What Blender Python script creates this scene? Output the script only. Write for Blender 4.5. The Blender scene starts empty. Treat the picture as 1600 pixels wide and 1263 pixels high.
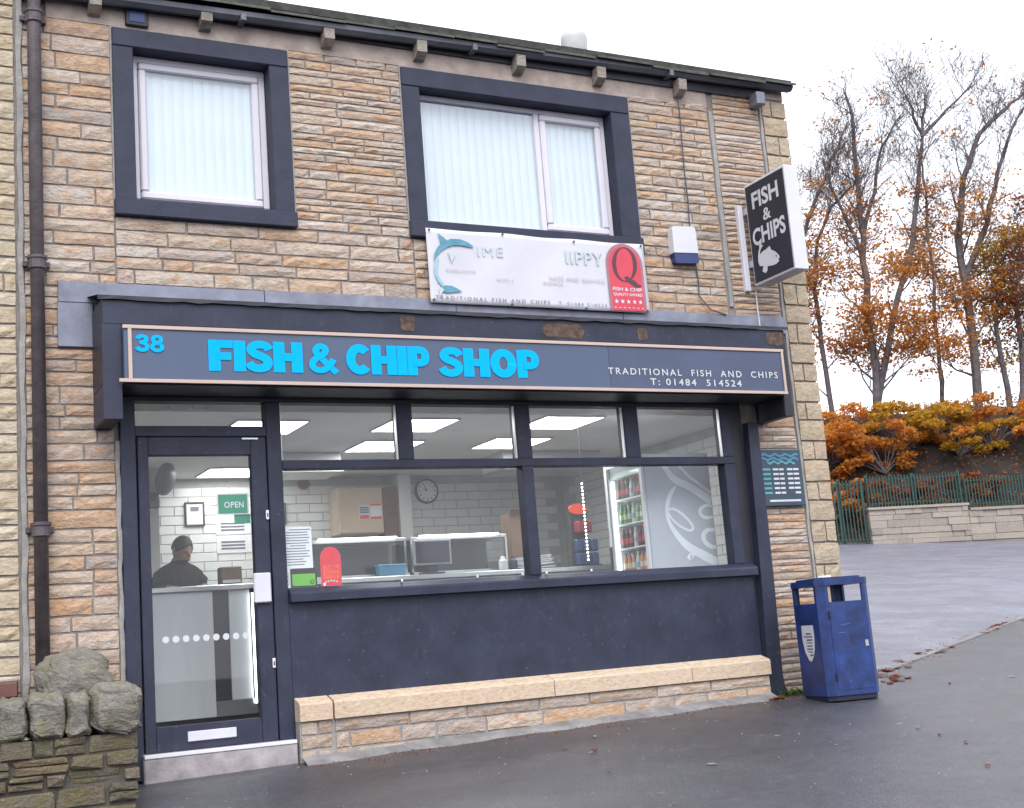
import bpy, bmesh, math, random
from mathutils import Vector, Matrix, noise
rad = math.radians
scene = bpy.context.scene
COL = scene.collection

# ------------------------------------------------------------------ camera
cam_d = bpy.data.cameras.new("camera")
cam_d.sensor_width = 36.0
cam_d.sensor_fit = 'HORIZONTAL'
cam_d.lens = 46.13
cam_d.clip_end = 2000
cam = bpy.data.objects.new("camera", cam_d)
COL.objects.link(cam)
_R = Vector((0.89132895, -0.44662868, -0.07781732))
_U = Vector((-0.01127755, -0.19343703, 0.98104787))
_F = Vector((0.45321687, 0.87355878, 0.1774529))
_m = Matrix((_R, _U, -_F)).transposed().to_4x4()
_m.translation = Vector((-1.8372, -9.44, 0.5694))
cam.matrix_world = _m
scene.camera = cam

# ------------------------------------------------------------------ world: white overcast
SUN_EL, SUN_AZ = rad(48), rad(200)      # azimuth of the sun, clockwise from +Y
world = bpy.data.worlds.new("World")
scene.world = world
world.use_nodes = True
wn = world.node_tree
wn.nodes.clear()
w_out = wn.nodes.new("ShaderNodeOutputWorld")
w_bg = wn.nodes.new("ShaderNodeBackground")
w_sky = wn.nodes.new("ShaderNodeTexSky")
w_sky.sky_type = 'NISHITA'
w_sky.sun_disc = False
w_sky.sun_elevation = SUN_EL
w_sky.sun_rotation = SUN_AZ
w_sky.air_density = 1.0
w_sky.dust_density = 6.0
w_hs = wn.nodes.new("ShaderNodeHueSaturation")
w_hs.inputs['Saturation'].default_value = 0.10
w_mix = wn.nodes.new("ShaderNodeMixRGB")          # cloud layer evens out the clear sky
w_mix.inputs['Fac'].default_value = 0.75
w_mix.inputs['Color2'].default_value = (9.4, 9.75, 10.8, 1)
wn.links.new(w_sky.outputs[0], w_hs.inputs['Color'])
wn.links.new(w_hs.outputs[0], w_mix.inputs['Color1'])
wn.links.new(w_mix.outputs[0], w_bg.inputs['Color'])
w_bg.inputs['Strength'].default_value = 0.10
wn.links.new(w_bg.outputs[0], w_out.inputs['Surface'])

sun_d = bpy.data.lights.new("sun", 'SUN')
sun_d.energy = 0.9
sun_d.angle = rad(40)
sun_d.color = (1.0, 0.97, 0.93)
sun = bpy.data.objects.new("sun", sun_d)
COL.objects.link(sun)
_sd = Vector((math.sin(SUN_AZ) * math.cos(SUN_EL), math.cos(SUN_AZ) * math.cos(SUN_EL), math.sin(SUN_EL)))
sun.rotation_euler = _sd.to_track_quat('Z', 'Y').to_euler()
sun.location = (0, -20, 20)

scene.view_settings.view_transform = 'Standard'
scene.view_settings.look = 'None'
scene.view_settings.gamma = 1.0
scene.view_settings.use_curve_mapping = False
scene.view_settings.exposure = 1.1
scene.cycles.transparent_max_bounces = 24
scene.cycles.max_bounces = 8
scene.cycles.caustics_reflective = False
scene.cycles.caustics_refractive = False

# ------------------------------------------------------------------ materials
def new_mat(name):
    m = bpy.data.materials.new(name)
    m.use_nodes = True
    nt = m.node_tree
    nt.nodes.clear()
    o = nt.nodes.new("ShaderNodeOutputMaterial")
    b = nt.nodes.new("ShaderNodeBsdfPrincipled")
    nt.links.new(b.outputs[0], o.inputs[0])
    return m, nt, b

def N(nt, t, **kw):
    n = nt.nodes.new(t)
    for k, v in kw.items():
        if k in n.inputs:
            n.inputs[k].default_value = v
        else:
            setattr(n, k, v)
    return n

def pos(nt, scale=(1, 1, 1)):
    g = nt.nodes.new("ShaderNodeNewGeometry")
    mp = nt.nodes.new("ShaderNodeMapping")
    mp.inputs['Scale'].default_value = scale
    nt.links.new(g.outputs['Position'], mp.inputs['Vector'])
    return mp.outputs[0]

def ramp(nt, stops, interp='LINEAR'):
    r = nt.nodes.new("ShaderNodeValToRGB")
    r.color_ramp.interpolation = interp
    e = r.color_ramp.elements
    while len(e) > 1:
        e.remove(e[-1])
    e[0].position = stops[0][0]
    e[0].color = (*stops[0][1], 1)
    for p, c in stops[1:]:
        k = e.new(p)
        k.color = (*c, 1)
    return r

def mixc(nt, fac, a, b, mode='MIX'):
    m = nt.nodes.new("ShaderNodeMixRGB")
    m.blend_type = mode
    for i, v in ((0, fac), (1, a), (2, b)):
        if hasattr(v, 'links') or isinstance(v, bpy.types.NodeSocket):
            nt.links.new(v, m.inputs[i])
        elif isinstance(v, (int, float)):
            m.inputs[i].default_value = v
        else:
            m.inputs[i].default_value = (*v, 1)
    return m.outputs[0]

def plain(name, col, rough=0.5, metal=0.0, var=0.12, scale=6.0, bump=0.0, bscale=60.0, spec=0.5, stretch=(1, 1, 1)):
    m, nt, b = new_mat(name)
    p = pos(nt, stretch)
    n = N(nt, "ShaderNodeTexNoise", Scale=scale, Detail=5.0, Roughness=0.6)
    nt.links.new(p, n.inputs['Vector'])
    d = tuple(max(0, c * (1 - var)) for c in col)
    l = tuple(min(1, c * (1 + var)) for c in col)
    r = ramp(nt, [(0.3, d), (0.7, l)])
    nt.links.new(n.outputs['Fac'], r.inputs[0])
    nt.links.new(r.outputs[0], b.inputs['Base Color'])
    b.inputs['Roughness'].default_value = rough
    b.inputs['Metallic'].default_value = metal
    b.inputs['Specular IOR Level'].default_value = spec
    if bump:
        n2 = N(nt, "ShaderNodeTexNoise", Scale=bscale, Detail=4.0)
        nt.links.new(p, n2.inputs['Vector'])
        bp = N(nt, "ShaderNodeBump", Strength=bump, Distance=0.01)
        nt.links.new(n2.outputs['Fac'], bp.inputs['Height'])
        nt.links.new(bp.outputs[0], b.inputs['Normal'])
    return m

def stone_mat(name, palette, blotch=(0.42, 0.21, 0.08), blotch_amt=0.55, grime=(0.12, 0.10, 0.08), grime_amt=0.5, moss=None, moss_amt=0.0, bump=0.55):
    m, nt, b = new_mat(name)
    g = nt.nodes.new("ShaderNodeNewGeometry")
    oi = nt.nodes.new("ShaderNodeObjectInfo")
    ad = N(nt, "ShaderNodeMath", operation='ADD')
    nt.links.new(g.outputs['Random Per Island'], ad.inputs[0])
    nt.links.new(oi.outputs['Random'], ad.inputs[1])
    fr = N(nt, "ShaderNodeMath", operation='FRACT')
    nt.links.new(ad.outputs[0], fr.inputs[0])
    k = len(palette)
    pr = ramp(nt, [(i / (k - 1), c) for i, c in enumerate(palette)])
    nt.links.new(fr.outputs[0], pr.inputs[0])
    p = pos(nt, (1, 1, 2.2))
    n1 = N(nt, "ShaderNodeTexNoise", Scale=6.5, Detail=6.0, Roughness=0.7)
    nt.links.new(p, n1.inputs['Vector'])
    f1 = ramp(nt, [(0.51, (0, 0, 0)), (0.68, (blotch_amt,) * 3)])
    nt.links.new(n1.outputs['Fac'], f1.inputs[0])
    c1 = mixc(nt, f1.outputs[0], pr.outputs[0], blotch)
    n2 = N(nt, "ShaderNodeTexNoise", Scale=20.0, Detail=8.0, Roughness=0.78)
    nt.links.new(pos(nt, (1, 1, 2.6)), n2.inputs['Vector'])
    f2 = ramp(nt, [(0.30, (0.52, 0.50, 0.49)), (0.45, (0.92, 0.91, 0.90)), (0.70, (1.28, 1.27, 1.27))])
    nt.links.new(n2.outputs['Fac'], f2.inputs[0])
    c2 = mixc(nt, 1.0, c1, f2.outputs[0], 'MULTIPLY')
    n3 = N(nt, "ShaderNodeTexNoise", Scale=2.3, Detail=8.0, Roughness=0.75)
    nt.links.new(pos(nt), n3.inputs['Vector'])
    f3 = ramp(nt, [(0.56, (0, 0, 0)), (0.74, (grime_amt,) * 3)])
    nt.links.new(n3.outputs['Fac'], f3.inputs[0])
    c3 = mixc(nt, f3.outputs[0], c2, grime)
    if moss:
        n4 = N(nt, "ShaderNodeTexNoise", Scale=6.0, Detail=6.0, Roughness=0.7)
        nt.links.new(pos(nt), n4.inputs['Vector'])
        f4 = ramp(nt, [(0.48, (0, 0, 0)), (0.6, (moss_amt,) * 3)])
        nt.links.new(n4.outputs['Fac'], f4.inputs[0])
        c3 = mixc(nt, f4.outputs[0], c3, moss)
        n5 = N(nt, "ShaderNodeTexVoronoi", Scale=38.0)
        nt.links.new(pos(nt), n5.inputs['Vector'])
        f5 = ramp(nt, [(0.10, (0.55,) * 3), (0.22, (0, 0, 0))])
        nt.links.new(n5.outputs['Distance'], f5.inputs[0])
        f6 = N(nt, "ShaderNodeMath", operation='MULTIPLY')
        nt.links.new(f5.outputs[0], f6.inputs[0])
        nt.links.new(n1.outputs['Fac'], f6.inputs[1])
        c3 = mixc(nt, f6.outputs[0], c3, (0.5, 0.5, 0.42))
    nt.links.new(c3, b.inputs['Base Color'])
    b.inputs['Roughness'].default_value = 0.85
    b.inputs['Specular IOR Level'].default_value = 0.25
    nb = N(nt, "ShaderNodeTexNoise", Scale=22.0, Detail=6.0, Roughness=0.65, Distortion=0.6)
    nt.links.new(pos(nt, (1, 1, 2.0)), nb.inputs['Vector'])
    bp = N(nt, "ShaderNodeBump", Strength=bump, Distance=0.03)
    nt.links.new(nb.outputs['Fac'], bp.inputs['Height'])
    nt.links.new(bp.outputs[0], b.inputs['Normal'])
    return m

def emit(name, col, strength):
    m = bpy.data.materials.new(name)
    m.use_nodes = True
    nt = m.node_tree
    nt.nodes.clear()
    o = nt.nodes.new("ShaderNodeOutputMaterial")
    e = nt.nodes.new("ShaderNodeEmission")
    e.inputs[0].default_value = (*col, 1)
    e.inputs[1].default_value = strength
    nt.links.new(e.outputs[0], o.inputs[0])
    return m

def glass(name, tint=(0.86, 0.90, 0.89), base=0.02, k=1.0):
    m = bpy.data.materials.new(name)
    m.use_nodes = True
    nt = m.node_tree
    nt.nodes.clear()
    o = nt.nodes.new("ShaderNodeOutputMaterial")
    t = nt.nodes.new("ShaderNodeBsdfTransparent")
    t.inputs[0].default_value = (*tint, 1)
    g = nt.nodes.new("ShaderNodeBsdfGlossy")
    g.inputs['Roughness'].default_value = 0.015
    f = N(nt, "ShaderNodeFresnel", IOR=1.45)
    ma = N(nt, "ShaderNodeMath", operation='MULTIPLY_ADD')
    ma.inputs[1].default_value = k
    ma.inputs[2].default_value = base
    nt.links.new(f.outputs[0], ma.inputs[0])
    # slight waviness of old float glass
    n = N(nt, "ShaderNodeTexNoise", Scale=1.6, Detail=1.0)
    nt.links.new(pos(nt), n.inputs['Vector'])
    bp = N(nt, "ShaderNodeBump", Strength=0.03, Distance=0.02)
    nt.links.new(n.outputs['Fac'], bp.inputs['Height'])
    nt.links.new(bp.outputs[0], g.inputs['Normal'])
    mx = nt.nodes.new("ShaderNodeMixShader")
    gg = nt.nodes.new("ShaderNodeNewGeometry")      # the inner face of a pane adds no mirror of its own
    inv = N(nt, "ShaderNodeMath", operation='SUBTRACT')
    inv.inputs[0].default_value = 1.0
    nt.links.new(gg.outputs['Backfacing'], inv.inputs[1])
    mu = N(nt, "ShaderNodeMath", operation='MULTIPLY')
    nt.links.new(ma.outputs[0], mu.inputs[0])
    nt.links.new(inv.outputs[0], mu.inputs[1])
    nt.links.new(mu.outputs[0], mx.inputs[0])
    nt.links.new(t.outputs[0], mx.inputs[1])
    nt.links.new(g.outputs[0], mx.inputs[2])
    nt.links.new(mx.outputs[0], o.inputs[0])
    return m

def asphalt(name, base, wet_lo, wet_hi, seed=0.0):
    m, nt, b = new_mat(name)
    p = pos(nt)
    n1 = N(nt, "ShaderNodeTexNoise", Scale=0.55, Detail=6.0, Roughness=0.62)
    nt.links.new(p, n1.inputs['Vector'])
    n2 = N(nt, "ShaderNodeTexNoise", Scale=85.0, Detail=3.0, Roughness=0.7)
    nt.links.new(p, n2.inputs['Vector'])
    n3 = N(nt, "ShaderNodeTexNoise", Scale=5.0, Detail=7.0, Roughness=0.7)
    nt.links.new(p, n3.inputs['Vector'])
    c = ramp(nt, [(0.3, tuple(x * 0.75 for x in base)), (0.7, tuple(x * 1.3 for x in base))])
    nt.links.new(n3.outputs['Fac'], c.inputs[0])
    sp = ramp(nt, [(0.40, (0.6, 0.6, 0.6)), (0.60, (1.1, 1.1, 1.1)), (0.72, (2.4, 2.3, 2.2))])
    nt.links.new(n2.outputs['Fac'], sp.inputs[0])
    cc = mixc(nt, 1.0, c.outputs[0], sp.outputs[0], 'MULTIPLY')
    # pale chewing gum spots and grit
    v = N(nt, "ShaderNodeTexVoronoi", Scale=2.3)
    nt.links.new(p, v.inputs['Vector'])
    gv = ramp(nt, [(0.035, (0.75,) * 3), (0.06, (0, 0, 0))])
    nt.links.new(v.outputs['Distance'], gv.inputs[0])
    cc = mixc(nt, gv.outputs[0], cc, (0.24, 0.23, 0.22))
    n6 = N(nt, "ShaderNodeTexNoise", Scale=34.0, Detail=5.0, Roughness=0.75)
    nt.links.new(p, n6.inputs['Vector'])
    g6 = ramp(nt, [(0.36, (0.55, 0.55, 0.56)), (0.50, (1.0, 1.0, 1.0)), (0.66, (1.7, 1.68, 1.66))])
    nt.links.new(n6.outputs['Fac'], g6.inputs[0])
    cc = mixc(nt, 1.0, cc, g6.outputs[0], 'MULTIPLY')
    # darker repaired and soaked patches
    n7 = N(nt, "ShaderNodeTexNoise", Scale=0.9, Detail=7.0, Roughness=0.6, Distortion=0.8)
    nt.links.new(p, n7.inputs['Vector'])
    g7 = ramp(nt, [(0.42, (0.80, 0.79, 0.80)), (0.58, (1.08, 1.08, 1.09))])
    nt.links.new(n7.outputs['Fac'], g7.inputs[0])
    cc = mixc(nt, 1.0, cc, g7.outputs[0], 'MULTIPLY')
    nt.links.new(cc, b.inputs['Base Color'])
    rr = ramp(nt, [(0.35, (wet_lo,) * 3), (0.65, (wet_hi,) * 3)])
    nt.links.new(n1.outputs['Fac'], rr.inputs[0])
    nt.links.new(rr.outputs[0], b.inputs['Roughness'])
    b.inputs['Specular IOR Level'].default_value = 0.6
    b.inputs['Coat Weight'].default_value = 0.55
    cr = ramp(nt, [(0.3, (0.28,) * 3), (0.7, (0.46,) * 3)])
    nt.links.new(n1.outputs['Fac'], cr.inputs[0])
    nt.links.new(cr.outputs[0], b.inputs['Coat Roughness'])
    bp = N(nt, "ShaderNodeBump", Strength=0.8, Distance=0.006)
    nt.links.new(n2.outputs['Fac'], bp.inputs['Height'])
    bp2 = N(nt, "ShaderNodeBump", Strength=0.10, Distance=0.03)
    nt.links.new(n3.outputs['Fac'], bp2.inputs['Height'])
    nt.links.new(bp.outputs[0], bp2.inputs['Normal'])
    nt.links.new(bp2.outputs[0], b.inputs['Normal'])
    nt.links.new(bp2.outputs[0], b.inputs['Coat Normal'])
    return m

def leaf_mat(name, cols, trans=0.5):
    m, nt, b = new_mat(name)
    g = nt.nodes.new("ShaderNodeNewGeometry")
    r = ramp(nt, [(i / (len(cols) - 1), c) for i, c in enumerate(cols)])
    nt.links.new(g.outputs['Random Per Island'], r.inputs[0])
    nt.links.new(r.outputs[0], b.inputs['Base Color'])
    b.inputs['Roughness'].default_value = 0.7
    b.inputs['Specular IOR Level'].default_value = 0.2
    tr = nt.nodes.new("ShaderNodeBsdfTranslucent")
    nt.links.new(r.outputs[0], tr.inputs[0])
    mx = nt.nodes.new("ShaderNodeMixShader")
    mx.inputs[0].default_value = trans
    nt.links.new(b.outputs[0], mx.inputs[1])
    nt.links.new(tr.outputs[0], mx.inputs[2])
    nt.links.new(mx.outputs[0], nt.nodes["Material Output"].inputs[0])
    return m

M = {}
M['stone'] = stone_mat('buff_stone', [(0.45, 0.36, 0.285), (0.50, 0.43, 0.365), (0.47, 0.325, 0.22), (0.52, 0.46, 0.41), (0.36, 0.305, 0.27), (0.49, 0.395, 0.32), (0.42, 0.36, 0.33), (0.47, 0.32, 0.215), (0.51, 0.425, 0.35), (0.38, 0.315, 0.27), (0.49, 0.36, 0.265)], blotch=(0.47, 0.245, 0.11), blotch_amt=0.8, grime=(0.13, 0.11, 0.095), grime_amt=0.62, bump=0.6)
M['stone_plain'] = stone_mat('pale_buff_stone', [(0.44, 0.365, 0.265), (0.41, 0.335, 0.25), (0.47, 0.395, 0.295), (0.38, 0.32, 0.245)], blotch_amt=0.3, grime_amt=0.5, bump=0.5)
M['stone_yellow'] = stone_mat('yellow_stone', [(0.50, 0.43, 0.32), (0.47, 0.39, 0.28), (0.52, 0.455, 0.35), (0.46, 0.375, 0.27)], blotch=(0.46, 0.29, 0.16), blotch_amt=0.4, grime_amt=0.3)
M['stone_old'] = stone_mat('weathered_stone', [(0.13, 0.115, 0.095), (0.17, 0.14, 0.10), (0.10, 0.09, 0.08), (0.19, 0.145, 0.095)], blotch=(0.22, 0.13, 0.06), blotch_amt=0.4, grime=(0.05, 0.045, 0.04), grime_amt=0.7, moss=(0.13, 0.125, 0.045), moss_amt=0.5, bump=0.8)
M['stone_far'] = stone_mat('grey_wall_stone', [(0.30, 0.27, 0.235), (0.35, 0.315, 0.275), (0.26, 0.235, 0.21), (0.38, 0.34, 0.29)], blotch_amt=0.2, grime_amt=0.6, bump=0.6)
M['coping_grey'] = stone_mat('lichened_coping', [(0.20, 0.19, 0.17), (0.24, 0.225, 0.20), (0.17, 0.16, 0.145)], blotch=(0.22, 0.17, 0.10), blotch_amt=0.3, grime=(0.06, 0.055, 0.05), grime_amt=0.6, moss=(0.15, 0.15, 0.06), moss_amt=0.45, bump=0.9)
M['band'] = stone_mat('sandstone_band', [(0.56, 0.45, 0.34), (0.53, 0.415, 0.31)], blotch_amt=0.12, grime_amt=0.15, bump=0.12)
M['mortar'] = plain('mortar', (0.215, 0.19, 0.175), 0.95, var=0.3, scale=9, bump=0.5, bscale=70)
M['mortar_grey'] = plain('grey_mortar', (0.30, 0.285, 0.275), 0.95, var=0.2, scale=12, bump=0.5, bscale=70)
M['render_pink'] = plain('pinkish_render', (0.36, 0.295, 0.26), 0.95, var=0.25, scale=5, bump=0.6, bscale=45)
M['mortar_old'] = plain('dirty_mortar', (0.09, 0.08, 0.065), 0.95, var=0.4, scale=9, bump=0.5)
M['navy'] = plain('navy_paint', (0.024, 0.028, 0.052), 0.5, spec=0.35, var=0.32, scale=3.2, bump=0.06, bscale=90)
def dusty(m, amt=0.35):
    """scuffs and dried splashes over a painted surface"""
    nt = m.node_tree
    b = [n for n in nt.nodes if n.type == 'BSDF_PRINCIPLED'][0]
    src = b.inputs['Base Color'].links[0].from_socket
    n = N(nt, "ShaderNodeTexNoise", Scale=14.0, Detail=9.0, Roughness=0.8)
    nt.links.new(pos(nt, (1, 1, 0.7)), n.inputs['Vector'])
    f = ramp(nt, [(0.55, (0, 0, 0)), (0.72, (amt,) * 3)])
    nt.links.new(n.outputs['Fac'], f.inputs[0])
    v = N(nt, "ShaderNodeTexVoronoi", Scale=9.0)
    nt.links.new(pos(nt), v.inputs['Vector'])
    g = ramp(nt, [(0.05, (amt * 1.2,) * 3), (0.09, (0, 0, 0))])
    nt.links.new(v.outputs['Distance'], g.inputs[0])
    c = mixc(nt, f.outputs[0], src, (0.12, 0.115, 0.12))
    c = mixc(nt, g.outputs[0], c, (0.14, 0.14, 0.15))
    nt.links.new(c, b.inputs['Base Color'])
    return m
dusty(M['navy'], 0.30)
M['navy_stone'] = plain('navy_masonry_paint', (0.027, 0.031, 0.055), 0.6, spec=0.35, var=0.22, scale=5, bump=0.25, bscale=30)
M['navy_dark'] = plain('dark_navy_timber', (0.015, 0.016, 0.024), 0.5, var=0.3, scale=4, bump=0.1)
M['panel'] = plain('slate_blue_panel', (0.066, 0.094, 0.160), 0.45, var=0.05, scale=1.5)
M['panel2'] = plain('slate_blue_panel_patch', (0.058, 0.075, 0.135), 0.38, var=0.10, scale=3)
M['trim'] = plain('beige_trim', (0.50, 0.38, 0.33), 0.5, var=0.06)
M['cyan'] = plain('cyan_vinyl', (0.0, 0.40, 1.0), 0.6, spec=0.1, var=0.02)
M['white_vinyl'] = plain('white_vinyl', (0.55, 0.57, 0.59), 0.5, var=0.04)
M['lead'] = plain('lead_sheet', (0.20, 0.21, 0.27), 0.45, metal=0.2, var=0.3, scale=5, bump=0.1, bscale=12)
M['upvc'] = plain('white_upvc', (0.62, 0.60, 0.66), 0.35, var=0.03)
M['blind'] = plain('blind_fabric', (0.78, 0.83, 0.86), 0.8, var=0.03, scale=3)
M['glass_up'] = glass('double_glazing', (0.95, 0.98, 1.0), base=0.14, k=1.4)
M['glass'] = glass('shop_glass', (0.97, 0.98, 0.98), base=0.03, k=1.0)
M['glass_in'] = glass('cabinet_glass', (0.93, 0.96, 0.95), base=0.01, k=1.0)
M['banner'] = plain('banner_pvc', (0.56, 0.56, 0.61), 0.5, var=0.03)
M['teal'] = plain('dolphin_blue', (0.09, 0.26, 0.36), 0.5, var=0.25, scale=14)
M['teal_pale'] = plain('dolphin_pale_blue', (0.27, 0.47, 0.56), 0.5, var=0.15, scale=14)
M['faded'] = plain('faded_blue_print', (0.46, 0.535, 0.56), 0.5, var=0.15, scale=8)
M['faded_pink'] = plain('faded_pink_print', (0.49, 0.40, 0.46), 0.5, var=0.15, scale=8)
M['ink'] = plain('dark_print', (0.05, 0.06, 0.09), 0.5, var=0.2)
M['ink_grey'] = plain('grey_print', (0.14, 0.15, 0.19), 0.6, var=0.2)
M['award_red'] = plain('award_red', (0.70, 0.035, 0.07), 0.45, var=0.1)
M['award_pink'] = plain('award_pink', (0.60, 0.05, 0.085), 0.45, var=0.1)
M['award_grey'] = plain('award_edge_grey', (0.34, 0.15, 0.19), 0.5, var=0.1)
M['q_dark'] = plain('award_letter', (0.09, 0.03, 0.04), 0.5, var=0.15)
M['sign_black'] = plain('sign_black', (0.018, 0.020, 0.035), 0.3, var=0.1)
M['sign_white'] = plain('sign_white', (0.60, 0.60, 0.65), 0.4, var=0.04)
M['alarm_blue'] = plain('alarm_blue', (0.02, 0.035, 0.14), 0.3, var=0.1)
M['cast_iron'] = plain('painted_iron', (0.075, 0.060, 0.066), 0.5, var=0.4, scale=7, bump=0.3, bscale=40)
M['gutter'] = plain('grey_gutter', (0.11, 0.118, 0.14), 0.5, var=0.25, scale=4)
M['slate'] = plain('mossy_slate', (0.075, 0.078, 0.068), 0.8, var=0.45, scale=9, bump=0.5, bscale=30)
M['steel'] = plain('stainless_steel', (0.45, 0.47, 0.47), 0.32, metal=0.9, var=0.12, scale=4, stretch=(1, 1, 0.2))
M['steel_front'] = plain('brushed_steel_panel', (0.60, 0.62, 0.64), 0.45, metal=0.3, var=0.10, scale=3, stretch=(1, 1, 0.15))
M['alu'] = plain('white_aluminium', (0.75, 0.74, 0.78), 0.3, metal=0.3, var=0.05)
M['concrete'] = plain('step_concrete', (0.33, 0.30, 0.31), 0.8, var=0.3, scale=8, bump=0.3)
M['grit'] = plain('pale_grit', (0.24, 0.235, 0.23), 0.8, var=0.3, scale=40)
M['fillet'] = plain('cement_fillet', (0.20, 0.195, 0.20), 0.6, var=0.35, scale=6, bump=0.4, bscale=30)
M['bin'] = plain('blue_bin_paint', (0.009, 0.029, 0.135), 0.42, var=0.5, scale=7, bump=0.06)
dusty(M['bin'], 0.35)
M['bin_scuff'] = plain('bin_scuff', (0.07, 0.11, 0.24), 0.5)
M['bin_dark'] = plain('bin_inside', (0.008, 0.012, 0.035), 0.7)
M['tile'] = plain('white_wall_tile', (0.74, 0.76, 0.75), 0.2, var=0.06, scale=2)
M['grout'] = plain('grey_grout', (0.46, 0.48, 0.47), 0.9)
M['wall_in'] = plain('interior_paint', (0.50, 0.52, 0.50), 0.8, var=0.05)
M['ceiling'] = plain('ceiling_paint', (0.74, 0.74, 0.73), 0.9, var=0.05, scale=1.5)
M['floor_in'] = plain('floor_tile', (0.48, 0.47, 0.46), 0.5, var=0.1)
M['lamp'] = emit('led_panel', (1.0, 0.98, 0.95), 7.0)
M['led'] = emit('led_white', (0.95, 1.0, 1.0), 4.0)
M['fridge_grey'] = plain('fridge_grey', (0.42, 0.45, 0.50), 0.35, var=0.06)
M['fridge_logo'] = plain('fridge_script', (0.72, 0.76, 0.82), 0.4, var=0.04)
M['fridge_in'] = plain('fridge_inside', (0.80, 0.82, 0.83), 0.5)
M['black'] = plain('black_plastic', (0.015, 0.015, 0.018), 0.4)
M['charcoal'] = plain('charcoal_plastic', (0.05, 0.05, 0.06), 0.4)
M['screen'] = plain('screen', (0.05, 0.05, 0.065), 0.15)
M['cream'] = plain('cream_board', (0.62, 0.50, 0.38), 0.6, var=0.06)
M['paper'] = plain('paper', (0.78, 0.80, 0.83), 0.7, var=0.03)
M['green'] = plain('sign_green', (0.0, 0.24, 0.13), 0.4, var=0.06)
M['lime'] = plain('sticker_green', (0.13, 0.44, 0.04), 0.4, var=0.06)
M['red'] = plain('sticker_red', (0.72, 0.02, 0.035), 0.4, var=0.1)
M['orange_red'] = plain('orange_red_plastic', (0.80, 0.09, 0.035), 0.4, var=0.1)
M['dark_red'] = plain('dark_red_print', (0.28, 0.03, 0.05), 0.5, var=0.2)
M['blue_tub'] = plain('blue_plastic', (0.12, 0.36, 0.56), 0.4)
M['blue_pack'] = plain('dark_blue_packet', (0.03, 0.07, 0.18), 0.4, var=0.3, scale=30)
M['card'] = plain('brown_card', (0.20, 0.13, 0.09), 0.8, var=0.15)
M['brown_paint'] = plain('brown_painted_stone', (0.13, 0.055, 0.045), 0.6, var=0.3, bump=0.2)
M['board'] = plain('hours_board', (0.028, 0.055, 0.085), 0.4, var=0.12)
M['board_teal'] = plain('board_wave', (0.06, 0.22, 0.34), 0.4, var=0.15)
M['board_text'] = plain('board_text', (0.60, 0.58, 0.62), 0.5)
M['board_green'] = plain('board_days', (0.10, 0.34, 0.38), 0.5)
M['rust'] = plain('bare_rusty_wood', (0.095, 0.060, 0.045), 0.85, var=0.6, scale=18, bump=0.6)
M['skin'] = plain('skin', (0.34, 0.19, 0.13), 0.55, var=0.06)
M['hair'] = plain('hair', (0.012, 0.010, 0.009), 0.6)
M['cloth'] = plain('black_jumper', (0.012, 0.012, 0.014), 0.9, var=0.2)
M['fence'] = plain('green_railing', (0.010, 0.050, 0.042), 0.5, var=0.3)
M['bark'] = plain('bark', (0.14, 0.12, 0.125), 0.9, var=0.35, scale=5)
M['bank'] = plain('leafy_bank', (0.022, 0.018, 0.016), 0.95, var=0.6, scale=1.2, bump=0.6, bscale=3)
M['leaf_o'] = leaf_mat('orange_leaf', [(0.62, 0.20, 0.03), (0.68, 0.29, 0.05), (0.50, 0.17, 0.035), (0.63, 0.33, 0.07), (0.40, 0.16, 0.05)])
M['leaf_y'] = leaf_mat('yellow_leaf', [(0.62, 0.34, 0.03), (0.52, 0.30, 0.04), (0.34, 0.24, 0.04), (0.62, 0.25, 0.025)])
M['leaf_r'] = leaf_mat('russet_leaf', [(0.30, 0.075, 0.03), (0.22, 0.06, 0.035), (0.36, 0.13, 0.035), (0.16, 0.06, 0.03)])
M['leaf_d'] = leaf_mat('dead_leaf', [(0.26, 0.13, 0.06), (0.18, 0.09, 0.045), (0.34, 0.10, 0.04), (0.40, 0.24, 0.13)])
M['weed'] = leaf_mat('weed_leaf', [(0.10, 0.22, 0.03), (0.07, 0.14, 0.025), (0.16, 0.26, 0.05)])
M['pavement'] = asphalt('wet_pavement', (0.043, 0.044, 0.056), 0.34, 0.58)
M['carpark'] = asphalt('wet_car_park', (0.165, 0.170, 0.215), 0.46, 0.56)
M['cowl'] = plain('white_cowl', (0.50, 0.50, 0.50), 0.5)
M['cable_white'] = plain('white_cable', (0.6, 0.6, 0.62), 0.5)

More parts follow.
